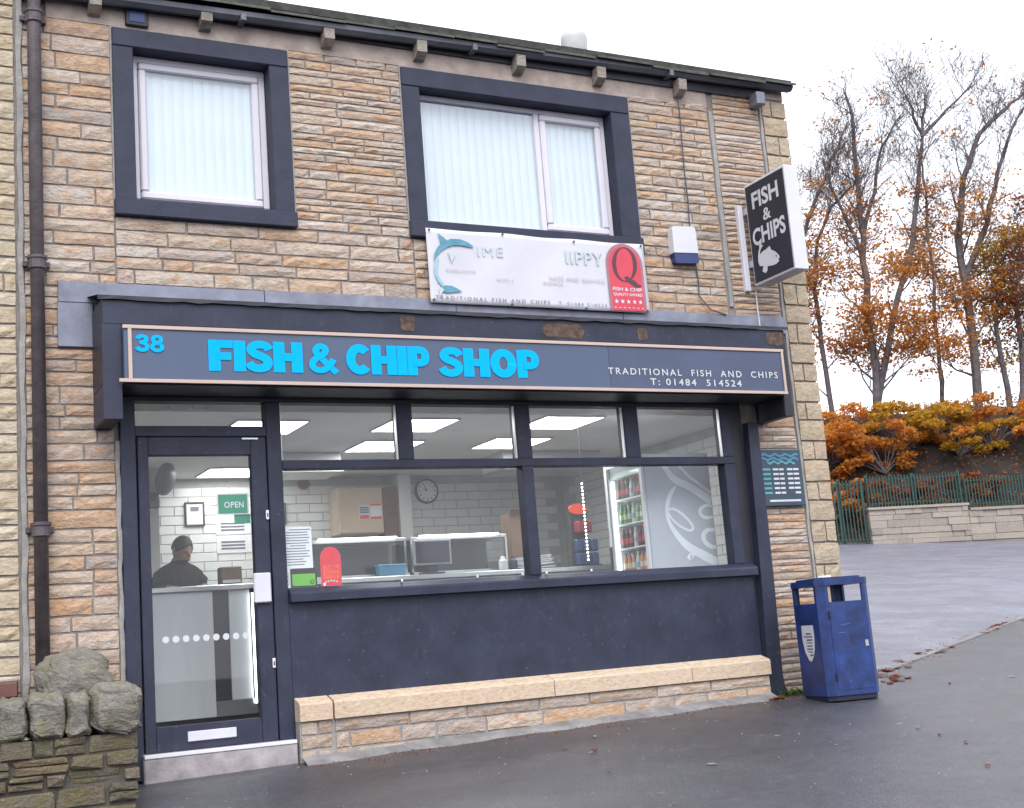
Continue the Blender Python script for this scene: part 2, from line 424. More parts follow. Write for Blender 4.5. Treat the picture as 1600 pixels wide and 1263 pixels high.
# ------------------------------------------------------------------ mesh helpers
class MB:
    """collects shapes, builds ONE mesh object"""
    def __init__(self):
        self.v, self.f = [], []
    def add(self, v, f):
        o = len(self.v)
        self.v += [tuple(p) for p in v]
        self.f += [tuple(i + o for i in q) for q in f]
        return self
    def box(self, x0, x1, y0, y1, z0, z1, bev=0.0):
        if x1 < x0: x0, x1 = x1, x0
        if y1 < y0: y0, y1 = y1, y0
        if z1 < z0: z0, z1 = z1, z0
        if bev <= 0:
            v = [(x, y, z) for x in (x0, x1) for y in (y0, y1) for z in (z0, z1)]
            return self.add(v, [(0, 1, 3, 2), (4, 6, 7, 5), (0, 4, 5, 1), (2, 3, 7, 6), (0, 2, 6, 4), (1, 5, 7, 3)])
        b = min(bev, (x1 - x0) * .45, (y1 - y0) * .45, (z1 - z0) * .45)
        bm = bmesh.new()
        bmesh.ops.create_cube(bm, size=1)
        for q in bm.verts:
            q.co = ((x0 + x1) / 2 + q.co.x * (x1 - x0), (y0 + y1) / 2 + q.co.y * (y1 - y0), (z0 + z1) / 2 + q.co.z * (z1 - z0))
        bmesh.ops.bevel(bm, geom=bm.edges[:], offset=b, segments=1, affect='EDGES', profile=0.5)
        return self.bm(bm)
    def bm(self, bm):
        bm.verts.index_update()
        self.add([q.co[:] for q in bm.verts], [[q.index for q in f.verts] for f in bm.faces])
        bm.free()
        return self
    def prism(self, poly, axis, a, b):
        """poly: list of 2-d points; axis 'x': (y,z), 'y': (x,z), 'z': (x,y)"""
        def P(p, t):
            return (t, p[0], p[1]) if axis == 'x' else ((p[0], t, p[1]) if axis == 'y' else (p[0], p[1], t))
        n = len(poly)
        v = [P(p, a) for p in poly] + [P(p, b) for p in poly]
        f = [tuple(range(n))[::-1], tuple(range(n, 2 * n))]
        f += [(i, (i + 1) % n, (i + 1) % n + n, i + n) for i in range(n)]
        return self.add(v, f)
    def tube(self, pts, r, n=8, caps=True):
        pts = [Vector(p) for p in pts]
        rs = r if isinstance(r, (list, tuple)) else [r] * len(pts)
        rings = []
        up = Vector((0.13, 0.31, 0.94))
        for i, p in enumerate(pts):
            d = (pts[min(i + 1, len(pts) - 1)] - pts[max(i - 1, 0)]).normalized()
            a = d.cross(up)
            if a.length < 1e-3:
                a = d.cross(Vector((1, 0, 0)))
            a.normalize()
            b = d.cross(a)
            rings.append([p + (a * math.cos(t) + b * math.sin(t)) * rs[i] for t in (2 * math.pi * k / n for k in range(n))])
        o = len(self.v)
        for rg in rings:
            self.v += [tuple(q) for q in rg]
        for i in range(len(rings) - 1):
            for k in range(n):
                a, b = o + i * n + k, o + i * n + (k + 1) % n
                self.f.append((a, b, b + n, a + n))
        if caps:
            self.f.append(tuple(o + k for k in range(n))[::-1])
            self.f.append(tuple(o + (len(rings) - 1) * n + k for k in range(n)))
        return self
    def lathe(self, prof, c, n=16, axis='z'):
        """prof: list of (radius, height)"""
        o = len(self.v)
        for r, h in prof:
            for k in range(n):
                t = 2 * math.pi * k / n
                p = (r * math.cos(t), r * math.sin(t), h)
                if axis == 'y':
                    p = (p[0], h, p[1])
                elif axis == 'x':
                    p = (h, p[0], p[1])
                self.v.append((c[0] + p[0], c[1] + p[1], c[2] + p[2]))
        for i in range(len(prof) - 1):
            for k in range(n):
                a, b = o + i * n + k, o + i * n + (k + 1) % n
                self.f.append((a, b, b + n, a + n))
        self.f.append(tuple(o + k for k in range(n))[::-1])
        self.f.append(tuple(o + (len(prof) - 1) * n + k for k in range(n)))
        return self
    def mesh(self, name):
        me = bpy.data.meshes.new(name)
        me.from_pydata(self.v, [], self.f)
        bm = bmesh.new()
        bm.from_mesh(me)
        bmesh.ops.recalc_face_normals(bm, faces=bm.faces[:])
        bm.to_mesh(me)
        bm.free()
        return me
    def build(self, name, mat, parent=None, smooth=False, at=None):
        return mk(name, self.mesh(name), mat, parent, smooth, at)

def wloc(o):
    v = Vector((0, 0, 0))
    while o is not None:
        v += o.location
        o = o.parent
    return v

def mk(name, me, mat, parent=None, smooth=False, at=None):
    """mesh in world coordinates (or about `at`); child sits where the mesh says"""
    o = bpy.data.objects.new(name, me)
    COL.objects.link(o)
    if mat is not None and not me.materials:
        me.materials.append(M[mat] if isinstance(mat, str) else mat)
    if smooth:
        for p in me.polygons:
            p.use_smooth = True
    loc = Vector(at) if at is not None else Vector((0, 0, 0))
    if parent is not None:
        o.parent = parent
        loc = loc - wloc(parent)
    o.location = loc
    return o

def thing(name, loc, label, cat, group=None):
    o = bpy.data.objects.new(name, None)
    o.empty_display_size = 0.1
    COL.objects.link(o)
    o.location = loc
    return tag(o, label, cat, group)

def tag(o, label, cat, group=None):
    o['label'] = label
    o['category'] = cat
    if group:
        o['group'] = group
    return o

def struct(o):
    o['kind'] = 'structure'
    return o

def ground_z(x, y):
    return -0.18 + 0.022 * x + 0.077 * y

def carpark_z(y):
    return 0.1155 * y - 0.0416

# flat lettering: text turned into mesh, fitted into a box on a plane
def text_geo(body, bold=0.0, space=1.0, shear=0.0):
    c = bpy.data.curves.new('lettering', 'FONT')
    c.body = body
    c.size = 1.0
    c.offset = bold
    c.space_character = space
    c.shear = shear
    c.align_x = 'LEFT'
    c.resolution_u = 4
    o = bpy.data.objects.new('lettering', c)
    COL.objects.link(o)
    dg = bpy.context.evaluated_depsgraph_get()
    me = bpy.data.meshes.new_from_object(o.evaluated_get(dg))
    v = [q.co[:2] for q in me.vertices]
    f = [tuple(p.vertices) for p in me.polygons]
    bpy.data.objects.remove(o)
    bpy.data.curves.remove(c)
    bpy.data.meshes.remove(me)
    return v, f

def text_fit(body, w, h, bold=0.0, space=1.0, shear=0.0, rot90=False):
    """2-d verts in a box 0..w by 0..h"""
    v, f = text_geo(body, bold, space, shear)
    x0 = min(p[0] for p in v); x1 = max(p[0] for p in v)
    y0 = min(p[1] for p in v); y1 = max(p[1] for p in v)
    return [((p[0] - x0) / (x1 - x0) * w, (p[1] - y0) / (y1 - y0) * h) for p in v], f

def text_front(name, body, x0, x1, z0, z1, y, mat, parent, bold=0.0, space=1.0, shear=0.0, depth=0.0, warp=None):
    v, f = text_fit(body, x1 - x0, z1 - z0, bold, space, shear)
    mb = MB()
    W = warp or (lambda x, z: 0.0)
    vv = [(x0 + p[0], y + W(x0 + p[0], z0 + p[1]), z0 + p[1]) for p in v]
    mb.add(vv, f)
    if depth:
        o = len(mb.v)
        mb.v += [(p[0], p[1] + depth, p[2]) for p in vv]
        ed = {}
        for q in f:
            for i in range(len(q)):
                a, b = q[i], q[(i + 1) % len(q)]
                ed[(a, b)] = 1
        for (a, b) in ed:
            if (b, a) not in ed:
                mb.f.append((a, b, b + o, a + o))
    me = bpy.data.meshes.new(name)
    me.from_pydata(mb.v, [], mb.f)
    return mk(name, me, mat, parent)

rng = random.Random(11)

def stone_block(mb, x0, x1, z0, z1, yf, bulge=0.018, back=0.05, r=None, cols=None, axis='y'):
    """rock-faced block whose face looks to -y"""
    r = r or rng
    w, h = x1 - x0, z1 - z0
    nx = cols or max(3, min(6, int(w / 0.085) + 2))
    nz = 3 if h < 0.16 else 4
    e = min(0.007, w * 0.08, h * 0.08)
    o = len(mb.v)
    V = []
    for j in range(nz):
        for i in range(nx):
            u, t = i / (nx - 1), j / (nz - 1)
            edge = i in (0, nx - 1) or j in (0, nz - 1)
            x = x0 + u * w
            z = z0 + t * h
            if edge:
                x += r.uniform(0, e) * (1 if i == 0 else -1 if i == nx - 1 else r.choice((-1, 1)))
                z += r.uniform(0, e) * (1 if j == 0 else -1 if j == nz - 1 else r.choice((-1, 1)))
                y = yf - r.uniform(0, 0.006)
            else:
                x += r.uniform(-.2, .2) * w / nx
                z += r.uniform(-.25, .25) * h / nz
                y = yf - bulge * r.uniform(0.35, 1.2)
            V.append((x, y, z))
    F = []
    for j in range(nz - 1):
        for i in range(nx - 1):
            a = j * nx + i
            F.append((a, a + 1, a + nx + 1, a + nx))
    ring = [i for i in range(nx)] + [j * nx + nx - 1 for j in range(1, nz)] + [(nz - 1) * nx + i for i in range(nx - 2, -1, -1)] + [j * nx for j in range(nz - 2, 0, -1)]
    n0 = len(V)
    for k in ring:
        V.append((V[k][0], yf + back, V[k][2]))
    L = len(ring)
    for k in range(L):
        F.append((ring[k], n0 + k, n0 + (k + 1) % L, ring[(k + 1) % L]))
    mb.v += V
    mb.f += [tuple(i + o for i in q) for q in F]
    return mb

def courses(x0, x1, z0, z1, ch, sl, var=0.3, r=None):
    """list of (x0,x1,z0,z1) stones filling a rectangle"""
    r = r or rng
    out = []
    zs = [z0]
    while zs[-1] < z1 - ch * 0.6:
        zs.append(zs[-1] + ch * r.uniform(1 - var, 1 + var))
    k = (z1 - z0) / (zs[-1] - z0)
    zs = [z0 + (z - z0) * k for z in zs]
    for a, b in zip(zs[:-1], zs[1:]):
        w = x1 - x0
        if w < sl * 0.9:
            n = 1
            xs = [x0, x1] if r.random() < .55 else [x0, x0 + w * r.uniform(.3, .7), x1]
        else:
            xs = [x0 - r.uniform(0, 0.5) * sl]
            while xs[-1] < x1:
                xs.append(xs[-1] + sl * r.uniform(0.55, 1.6))
            xs = [x for x in xs if x0 + 0.08 < x < x1 - 0.08]
            xs = [x0] + xs + [x1]
        for c, d in zip(xs[:-1], xs[1:]):
            out.append((c, d, a, b))
    return out

def lay_stones(parent, rects, yf, mat, joint=0.010, bulge=0.018, limit=300, name='stone'):
    g = joint / 2
    rects = sorted(rects, key=lambda q: -(q[1] - q[0]) * (q[3] - q[2]))
    rest = MB()
    for i, (a, b, c, d) in enumerate(rects):
        if i < limit:
            cx, cz = (a + b) / 2, (c + d) / 2
            mb = MB()
            stone_block(mb, a + g - cx, b - g - cx, c + g - cz, d - g - cz, 0.0, bulge)
            mb.build(name, mat, parent, at=(cx, yf, cz))
        else:
            stone_block(rest, a + g, b - g, c + g, d - g, yf, bulge, cols=4)
    if rest.v:
        o = rest.build('small_stones', mat, parent)
        o['kind'] = 'stuff'

# ================================================================== SETTING: ground
def sheet(name, poly, zf, mat, n=1):
    me = bpy.data.meshes.new(name)
    me.from_pydata([(x, y, zf(x, y)) for x, y in poly], [], [tuple(range(len(poly)))])
    return struct(mk(name, me, mat))

def kerb_y(x):
    return 0.571 * x - 3.6
sheet('pavement', [(-60, -70), (70, -70), (70, kerb_y(70)), (6.304, 0.0), (6.304, 0.3), (-60, 0.3)], ground_z, 'pavement')
sheet('car_park', [(6.304, 0.0), (70, kerb_y(70)), (120, 66), (120, 160), (6.304, 160)], lambda x, y: carpark_z(y) if y > 0 else carpark_z(0) - 0.0, 'carpark')
# land far beyond, down to the horizon
me = bpy.data.meshes.new('ground')
me.from_pydata([(-900, -900, -9), (900, -900, -9), (900, 900, -9), (-900, 900, -9)], [], [(0, 1, 2, 3)])
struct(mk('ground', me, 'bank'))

# ================================================================== SHOP BUILDING
bld = thing('shop_building', (3.0, 0.0, -0.1), 'two-storey buff stone building with navy window surrounds above the chip shop', 'building')
fw = MB()
fw.box(-0.735, -0.10, 0.0, 0.28, -0.6, 5.70)
fw.box(-0.10, 5.49, 0.0, 0.28, 2.52, 3.856)
fw.box(-0.10, -0.084, 0.0, 0.28, 3.856, 5.338)
fw.box(1.279, 2.251, 0.0, 0.28, 3.856, 5.338)
fw.box(4.469, 5.49, 0.0, 0.28, 3.856, 5.338)
fw.box(-0.10, 5.49, 0.0, 0.28, 5.338, 5.70)
fw.box(5.49, 6.28, 0.0, 0.28, -0.6, 5.70)
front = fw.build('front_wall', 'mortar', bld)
sw = MB()
sw.box(6.08, 6.28, 0.28, 8.0, -0.6, 5.70)
side = sw.build('side_wall', 'stone_plain', bld)
bw = MB().box(-0.735, 6.28, 8.0, 8.2, -0.6, 5.70).build('rear_wall', 'stone_plain', bld)
pw = MB().box(-0.735, -0.55, 0.28, 8.0, -0.6, 5.70).build('party_wall', 'wall_in', bld)

r1 = random.Random(4)
S = []
S += courses(-0.725, -0.09, 3.30, 5.36, 0.118, 0.42, 0.22, r1)      # left of the small window
S += courses(-0.725, -0.125, -0.30, 3.30, 0.104, 0.40, 0.25, r1)    # left of the door
S += courses(-0.09, 2.27, 3.34, 3.85, 0.100, 0.40, 0.2, r1)
S += courses(2.27, 5.36, 3.34, 3.85, 0.094, 0.36, 0.2, r1)
S += courses(1.285, 2.245, 3.856, 5.36, 0.066, 0.34, 0.25, r1)
S += courses(4.475, 5.365, 3.856, 5.40, 0.078, 0.34, 0.25, r1)
S += courses(5.425, 5.965, 3.34, 5.52, 0.058, 0.75, 0.15, r1)
S += courses(5.64, 5.965, 2.30, 3.34, 0.080, 0.5, 0.2, r1)
S += courses(5.47, 5.965, -0.12, 2.30, 0.064, 0.75, 0.2, r1)
lay_stones(front, S, -0.004, 'stone', joint=0.009, bulge=0.014)
# quoins at the corner, single block and pair in turn
z = -0.12
k = 0
rq = random.Random(9)
while z < 5.5:
    h = rq.uniform(0.165, 0.205)
    z1 = min(z + h, 5.56)
    if k % 2 == 0:
        segs = [(6.005, 6.305)]
    else:
        m_ = rq.uniform(6.10, 6.18)
        segs = [(6.005, m_), (m_, 6.300)]
    for a, b in segs:
        mb = MB()
        cx, cz = (a + b) / 2, (z + z1) / 2
        stone_block(mb, a + .006 - cx, b - .004 - cx, z + .006 - cz, z1 - .006 - cz, 0.0, 0.012, back=0.20 if b > 6.2 else 0.05, r=rq)
        mb.build('quoin', 'stone_plain', front, at=(cx, -0.012, cz))
    z = z1
    k += 1
# mortar strips and rendered strip under the eaves
def strip(name, pts, w, mat, parent, y=-0.014):
    mb = MB()
    n = len(pts)
    V = []
    for i, (x, zz) in enumerate(pts):
        d = rng.uniform(-.004, .004)
        V += [(x - w / 2 + d, y, zz), (x + w / 2 + rng.uniform(-.006, .006), y, zz)]
    o = len(V)
    V += [(a, 0.0, c) for a, b, c in V]
    F = []
    for i in range(n - 1):
        F.append((2 * i, 2 * i + 1, 2 * i + 3, 2 * i + 2))
        F.append((2 * i, 2 * i + 2, o + 2 * i + 2, o + 2 * i))
        F.append((2 * i + 1, o + 2 * i + 1, o + 2 * i + 3, 2 * i + 3))
    mb.add(V, F)
    return mb.build(name, mat, parent)
strip('mortar_strip', [(5.395 + .004 * math.sin(i), 3.42 + i * .10) for i in range(20)], 0.045, 'mortar_grey', front, -0.016)
strip('mortar_strip', [(5.985 + .004 * math.sin(i * 1.3), -0.12 + i * .11) for i in range(52)], 0.026, 'mortar_grey', front, -0.018)
strip('mortar_strip', [(-0.112 + .005 * math.sin(i * 1.7), -0.12 + i * .1) for i in range(24)], 0.030, 'mortar_grey', front, -0.020)
strip('mortar_strip', [(-0.742 + .005 * math.sin(i * .9), -0.2 + i * .11) for i in range(53)], 0.036, 'mortar_grey', front, -0.022)
MB().box(-0.55, 5.36, -0.013, 0.001, 5.352, 5.70).build('rendered_strip', 'render_pink', front)
MB().box(5.40, 6.28, -0.010, 0.001, 5.53, 5.70).build('rendered_strip', 'render_pink', front)
# pointing round the window surrounds
for x0, x1, z0, z1 in ((-0.084, 1.279, 3.856, 5.338), (2.251, 4.469, 3.856, 5.338)):
    mb = MB()
    g = 0.013
    mb.box(x0 - g, x0 + .004, -0.017, 0.002, z0, z1)
    mb.box(x1 - .004, x1 + g, -0.017, 0.002, z0, z1)
    mb.box(x0 - g, x1 + g, -0.0165, 0.002, z1 - .004, z1 + g)
    mb.build('pointing', 'mortar_grey', front)

# corbels under the gutter
def corbel(x):
    mb = MB()
    mb.prism([(0.0, 5.40), (-0.06, 5.41), (-0.125, 5.45), (-0.13, 5.55), (0.0, 5.55)], 'x', x - .044, x + .044)
    return mb.build('corbel', 'stone_far', front)
for x in (-0.21, 0.62, 1.61, 2.42, 3.35, 4.16, 5.03):
    corbel(x)

# small black vent by the eaves
v_ = MB().box(0.02, 0.19, -0.045, 0.0, 5.365, 5.525, 0.008).build('vent', 'navy_dark', front)
MB().box(0.050, 0.160, -0.050, -0.044, 5.395, 5.495).build('vent_opening', 'alarm_blue', bld)

# roof, eaves slates, gutter
rf = MB()
rf.prism([(-0.10, 5.645), (4.0, 7.45), (8.25, 5.645), (8.25, 5.70), (4.0, 7.52), (-0.12, 5.70)], 'x', -0.735, 6.325)
roof = rf.build('roof', 'slate', bld)
gb = MB()
gb.prism([(0.3, 5.7), (4.0, 7.44), (7.9, 5.7)], 'x', 6.08, 6.279)
gb.build('gable', 'stone_plain', bld)
x = -0.73
rs = random.Random(3)
while x < 6.33:
    w = rs.uniform(0.38, 0.68)
    x1 = min(x + w, 6.335)
    if 6.335 - x1 < .2:
        x1 = 6.335
    dz = rs.uniform(-.012, .016) + 0.008 * (x - 3)
    yo = rs.uniform(-.03, .01)
    mb = MB()
    mb.prism([(-0.165 + yo, 5.592 + dz), (-0.165 + yo, 5.614 + dz), (0.25, 5.83 + dz), (0.25, 5.80 + dz)], 'x', x + .003, x1 - .003)
    mb.build('slate', 'slate', roof)
    x = x1
def gz(x):
    return 5.470 + 0.018 * (x - 1)
gp = [(-0.040, .045), (-0.10, .032), (-0.135, .058), (-0.142, .096), (-0.132, .096), (-0.126, .062), (-0.098, .042), (-0.040, .055)]
mb = MB()
V = [(-0.60, p[0], gz(-.6) + p[1]) for p in gp] + [(6.325, p[0], gz(6.325) + p[1]) for p in gp]
n = len(gp)
mb.add(V, [tuple(range(n))[::-1], tuple(range(n, 2 * n))] + [(i, (i + 1) % n, (i + 1) % n + n, i + n) for i in range(n)])
gut = mb.build('gutter', 'gutter', bld)
MB().box(-0.60, 6.0, -0.034, -0.0135, 5.50, 5.66).build('fascia_board', 'navy_dark', bld)
for x in (0.9, 2.9, 4.9):
    MB().box(x - .02, x + .02, -.158, -.03, gz(x) + .015, gz(x) + .07).build('gutter_bracket', 'gutter', gut)
MB().box(5.86, 5.96, -0.15, -0.0205, 5.40, 5.53, .01).build('gutter_outlet', 'lead', bld)
# white cowl on the roof
cw = MB()
cw.lathe([(0.13, 5.95), (0.13, 6.33), (0.14, 6.38), (0.135, 6.43), (0.11, 6.48), (0.06, 6.515), (0.0005, 6.525)], (4.78, 1.3, 0.17), 16)
cw.build('cowl', 'cowl', roof, smooth=True)

# upstairs windows: painted stone surround, white frame, pane
def surround(x0, x1, z0, z1, ox0, ox1, oz0, oz1, parent):
    y0, y1 = -0.034, 0.16
    MB().box(x0, x1, y0 - .003, y1, oz1, z1, .008).build('lintel', 'navy_stone', parent)
    MB().box(x0 - .01, x1 + .012, y0 - .022, y1, z0, oz0, .008).build('window_sill', 'navy_stone', parent)
    MB().box(x0, ox0, y0, y1, oz0 + .001, oz1 - .001, .006).build('jamb', 'navy_stone', parent)
    MB().box(ox1, x1, y0, y1, oz0 + .001, oz1 - .001, .006).build('jamb', 'navy_stone', parent)

def ring(mb, x0, x1, y0, y1, z0, z1, w, bev=.006):
    mb.box(x0, x1, y0, y1, z1 - w, z1, bev)
    mb.box(x0, x1, y0, y1, z0, z0 + w, bev)
    mb.box(x0, x0 + w, y0, y1, z0 + w, z1 - w, bev)
    mb.box(x1 - w, x1, y0, y1, z0 + w, z1 - w, bev)
    return mb

w1 = MB()
ring(w1, 0.070, 1.120, 0.10, 0.17, 3.985, 5.190, 0.055)
win1 = w1.build('window', 'upvc', bld)
win1['label'] = 'white framed single window of the upper floor'
ring(MB(), 0.128, 1.068, 0.085, 0.15, 4.042, 5.135, 0.060, .012).build('casement', 'upvc', win1)
MB().box(0.186, 1.010, 0.112, 0.120, 4.10, 5.077).build('pane', 'glass_up', win1)
surround(-0.084, 1.279, 3.856, 5.338, 0.069, 1.121, 3.984, 5.191, bld)
w2 = MB()
ring(w2, 2.410, 4.272, 0.10, 0.17, 4.000, 5.172, 0.045)
w2.box(3.545, 3.600, 0.10, 0.17, 4.045, 5.127, .006)
win2 = w2.build('window', 'upvc', bld)
win2['label'] = 'white framed double window of the upper floor'
ring(MB(), 3.602, 4.225, 0.085, 0.15, 4.048, 5.124, 0.062, .012).build('casement', 'upvc', win2)
MB().box(2.454, 3.546, 0.112, 0.120, 4.044, 5.128).build('pane', 'glass_up', win2)
MB().box(3.662, 4.165, 0.112, 0.120, 4.108, 5.064).build('pane', 'glass_up', win2)
surround(2.251, 4.469, 3.856, 5.338, 2.409, 4.273, 3.999, 5.173, bld)
def blind(x0, x1, z0, z1, y, label):
    t = thing('vertical_blind', ((x0 + x1) / 2, y, z0), label, 'blind', 'vertical blinds of the upper floor')
    MB().box(x0, x1, y - .012, y + .02, z1, z1 + .04).build('head_rail', 'upvc', t)
    n = max(1, round((x1 - x0) / 0.078))
    w = (x1 - x0) / n
    bm_ = MB()
    a = rad(4)
    hw = w * 0.54
    bm_.add([(-hw * math.cos(a), -hw * math.sin(a), z0), (0, -.006, z0), (hw * math.cos(a), hw * math.sin(a), z0),
             (-hw * math.cos(a), -hw * math.sin(a), z1), (0, -.006, z1), (hw * math.cos(a), hw * math.sin(a), z1)], [(0, 1, 4, 3), (1, 2, 5, 4)])
    me = bm_.mesh('slat')
    for i in range(n):
        mk('slat', me, 'blind', t, at=(x0 + (i + .5) * w, y, 0))
blind(0.09, 1.11, 4.0, 5.16, 0.150, 'pale vertical blind behind the single upstairs window')
blind(2.43, 3.56, 4.02, 5.14, 0.150, 'pale vertical blind behind the wide pane of the double upstairs window')
blind(3.58, 4.26, 4.02, 5.14, 0.150, 'pale vertical blind behind the narrow casement of the double upstairs window')
# upper floor: slab and a plain room behind the blinds
MB().box(-0.55, 6.08, 0.28, 8.0, 2.62, 2.78).build('upper_floor', 'wall_in', bld)
MB().box(-0.55, 6.08, 0.285, 0.30, 2.78, 3.95).build('dado', 'wall_in', bld)
MB().box(-0.55, 6.08, 1.5, 1.6, 2.78, 5.6).build('partition', 'wall_in', bld)

# neighbouring house on the left, yellower stone
nb = thing('terraced_house', (-2.5, 0.0, -0.3), 'yellowish stone house front at the far left edge beside the downpipe', 'building')
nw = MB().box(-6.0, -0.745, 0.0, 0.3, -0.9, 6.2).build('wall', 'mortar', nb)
r2 = random.Random(21)
lay_stones(nw, [q for q in courses(-1.75, -0.772, -0.35, 5.65, 0.118, 0.55, 0.18, r2)], -0.006, 'stone_yellow', joint=0.010, bulge=0.016)
o = lay_stones(nw, [], 0, 'stone_yellow')
rest = MB()
for q in courses(-6.0, -1.75, -0.4, 6.1, 0.125, 0.55, 0.18, r2):
    stone_block(rest, q[0] + .005, q[1] - .005, q[2] + .005, q[3] - .005, -0.006, 0.016, cols=3)
o = rest.build('small_stones', 'stone_yellow', nw)
o['kind'] = 'stuff'
MB().box(-6.0, -0.745, 0.3, 8.2, -0.9, 6.2).build('house_body', 'stone_yellow', nb)
rf2 = MB().prism([(-0.2, 6.12), (4.0, 8.0), (8.3, 6.12), (8.3, 6.2), (4.0, 8.1), (-0.2, 6.2)], 'x', -6.1, -0.74).build('roof', 'slate', nb)
MB().box(-1.70, -0.80, -0.10, 0.05, 0.46, 0.565, .01).build('window_sill', 'brown_paint', nb)
MB().box(-1.70, -0.79, -0.06, 0.05, 0.566, 0.585, .004).build('sill_capping', 'mortar_grey', nb)

# downpipe on the joint between the two houses
dp = thing('downpipe', (-0.645, -0.08, 0.6), 'dark cast iron downpipe between the two stone house fronts', 'drainpipe')
mb = MB().tube([(-0.643, -0.085, 0.30), (-0.643, -0.085, 5.30), (-0.643, -0.10, 5.42), (-0.643, -0.105, 5.56)], 0.048, 14)
mb.build('pipe', 'cast_iron', dp, smooth=True)
for zz in (5.30, 3.44, 1.56):
    mb = MB().lathe([(0.050, -.05), (0.062, -.045), (0.062, .02), (0.070, .025), (0.070, .045), (0.052, .05)], (-0.643, -0.085, zz), 14)
    mb.build('collar', 'cast_iron', dp, smooth=False)
    mb = MB().box(-0.735, -0.705, -.03, .0, zz - .02, zz + .025, .005).box(-0.582, -0.552, -.03, .0, zz - .02, zz + .025, .005).box(-0.735, -0.552, -.045, -.030, zz - .018, zz + .022, .004)
    mb.build('bracket', 'cast_iron', dp)
MB().box(-0.73, -0.54, -.19, -.02, 5.46, 5.60, .015).build('hopper', 'cast_iron', dp)

# ================================================================== CANOPY AND FASCIA SIGN
can = thing('fascia_canopy', (2.67, -0.2, 2.25), 'dark navy box canopy over the shopfront carrying the long blue sign', 'canopy')
MB().box(-0.27, 5.62, -0.42, -0.002, 2.505, 3.105, .004).build('canopy_box', 'navy_dark', can)
MB().box(-0.266, 5.616, -0.427, -0.4205, 2.93, 3.10, .002).build('front_board', 'navy', can)
MB().box(-0.27, -0.145, -0.420, -0.002, 2.262, 2.504, .006).build('console', 'navy', can)
MB().box(5.535, 5.62, -0.420, -0.002, 2.325, 2.504, .006).build('console', 'navy_dark', can)
MB().box(-0.274, -0.145, -0.427, -0.4205, 2.262, 2.929, .002).build('end_board', 'navy', can)
MB().box(5.535, 5.622, -0.427, -0.4205, 2.325, 2.929, .002).build('end_board', 'navy_dark', can)
# felt capping with a ragged edge
mb = MB()
V = []
F = []
nn = 60
for i in range(nn + 1):
    x = -0.30 + i * (5.95 / nn)
    V += [(x, -0.450 + rng.uniform(-.004, .004), 3.098 + rng.uniform(-.006, .006)), (x, -0.447, 3.128), (x, 0.0, 3.23)]
for i in range(nn):
    a = 3 * i
    F += [(a, a + 3, a + 4, a + 1), (a + 1, a + 4, a + 5, a + 2)]
mb.add(V, F).build('felt_capping', 'navy_dark', can)
# bare patches in the board
for (x0, x1, z0, z1, s) in ((1.93, 2.06, 2.95, 3.085, 1), (3.16, 3.56, 2.945, 3.08, 2), (4.07, 4.17, 2.95, 3.07, 3), (5.40, 5.615, 2.955, 3.09, 4)):
    rr = random.Random(s)
    n = 14
    poly = []
    for i in range(n):
        t = 2 * math.pi * i / n
        cx, cz = math.cos(t), math.sin(t)
        sq = 1 / max(abs(cx), abs(cz))
        poly.append(((x0 + x1) / 2 + cx * sq * (x1 - x0) / 2 * rr.uniform(.85, 1), (z0 + z1) / 2 + cz * sq * (z1 - z0) / 2 * rr.uniform(.75, 1)))
    MB().prism(poly, 'y', -0.4305, -0.4265).build('bare_patch', 'rust', can)
# lead flashing on the wall above
ld = thing('lead_flashing', (2.7, -0.02, 3.2), 'grey lead flashing strip on the stone above the canopy', 'flashing')
mb = MB()
for i, (a, b) in enumerate(((-0.50, 1.0), (1.004, 2.6), (2.604, 4.2), (4.204, 5.97))):
    mb = MB().box(a, b, -0.032 - .002 * (i % 2), -0.003, 3.18, 3.335 + .006 * (i % 2), .003)
    mb.build('lead_sheet', 'lead', ld)
MB().box(-0.505, -0.262, -0.030, -0.003, 2.855, 3.178, .003).build('lead_sheet', 'lead', ld)

sg = thing('fascia_sign', (2.7, -0.45, 2.5), 'long slate blue shop sign with beige border reading 38 FISH & CHIP SHOP', 'sign')
MB().box(-0.138, 3.735, -0.480, -0.428, 2.517, 2.903, .002).build('sign_panel', 'panel', sg)
p2 = MB().box(3.737, 5.525, -0.4795, -0.428, 2.517, 2.903, .002).build('sign_panel', 'panel2', sg)
MB().box(-0.146, 5.535, -0.492, -0.4805, 2.885, 2.911, .002).build('border_bar', 'trim', sg)
MB().box(-0.175, 5.535, -0.492, -0.4805, 2.507, 2.532, .002).build('border_bar', 'trim', sg)
MB().box(-0.112, -0.086, -0.4915, -0.4805, 2.532, 2.885, .002).build('border_bar', 'trim', sg)
MB().box(5.505, 5.530, -0.4915, -0.4805, 2.532, 2.885, .002).build('border_bar', 'trim', sg)
YS = -0.4845
def spline(pts, per=6, closed=False):
    n = len(pts)
    out = []
    for i in range(n if closed else n - 1):
        g = (lambda k: pts[k % n]) if closed else (lambda k: pts[min(max(k, 0), n - 1)])
        p0, p1, p2, p3 = g(i - 1), g(i), g(i + 1), g(i + 2)
        for q in range(per):
            t = q / per
            out.append(tuple(0.5 * ((2 * p1[k]) + (-p0[k] + p2[k]) * t + (2 * p0[k] - 5 * p1[k] + 4 * p2[k] - p3[k]) * t * t + (-p0[k] + 3 * p1[k] - 3 * p2[k] + p3[k]) * t ** 3) for k in (0, 1)))
    if not closed:
        out.append(pts[-1])
    return out
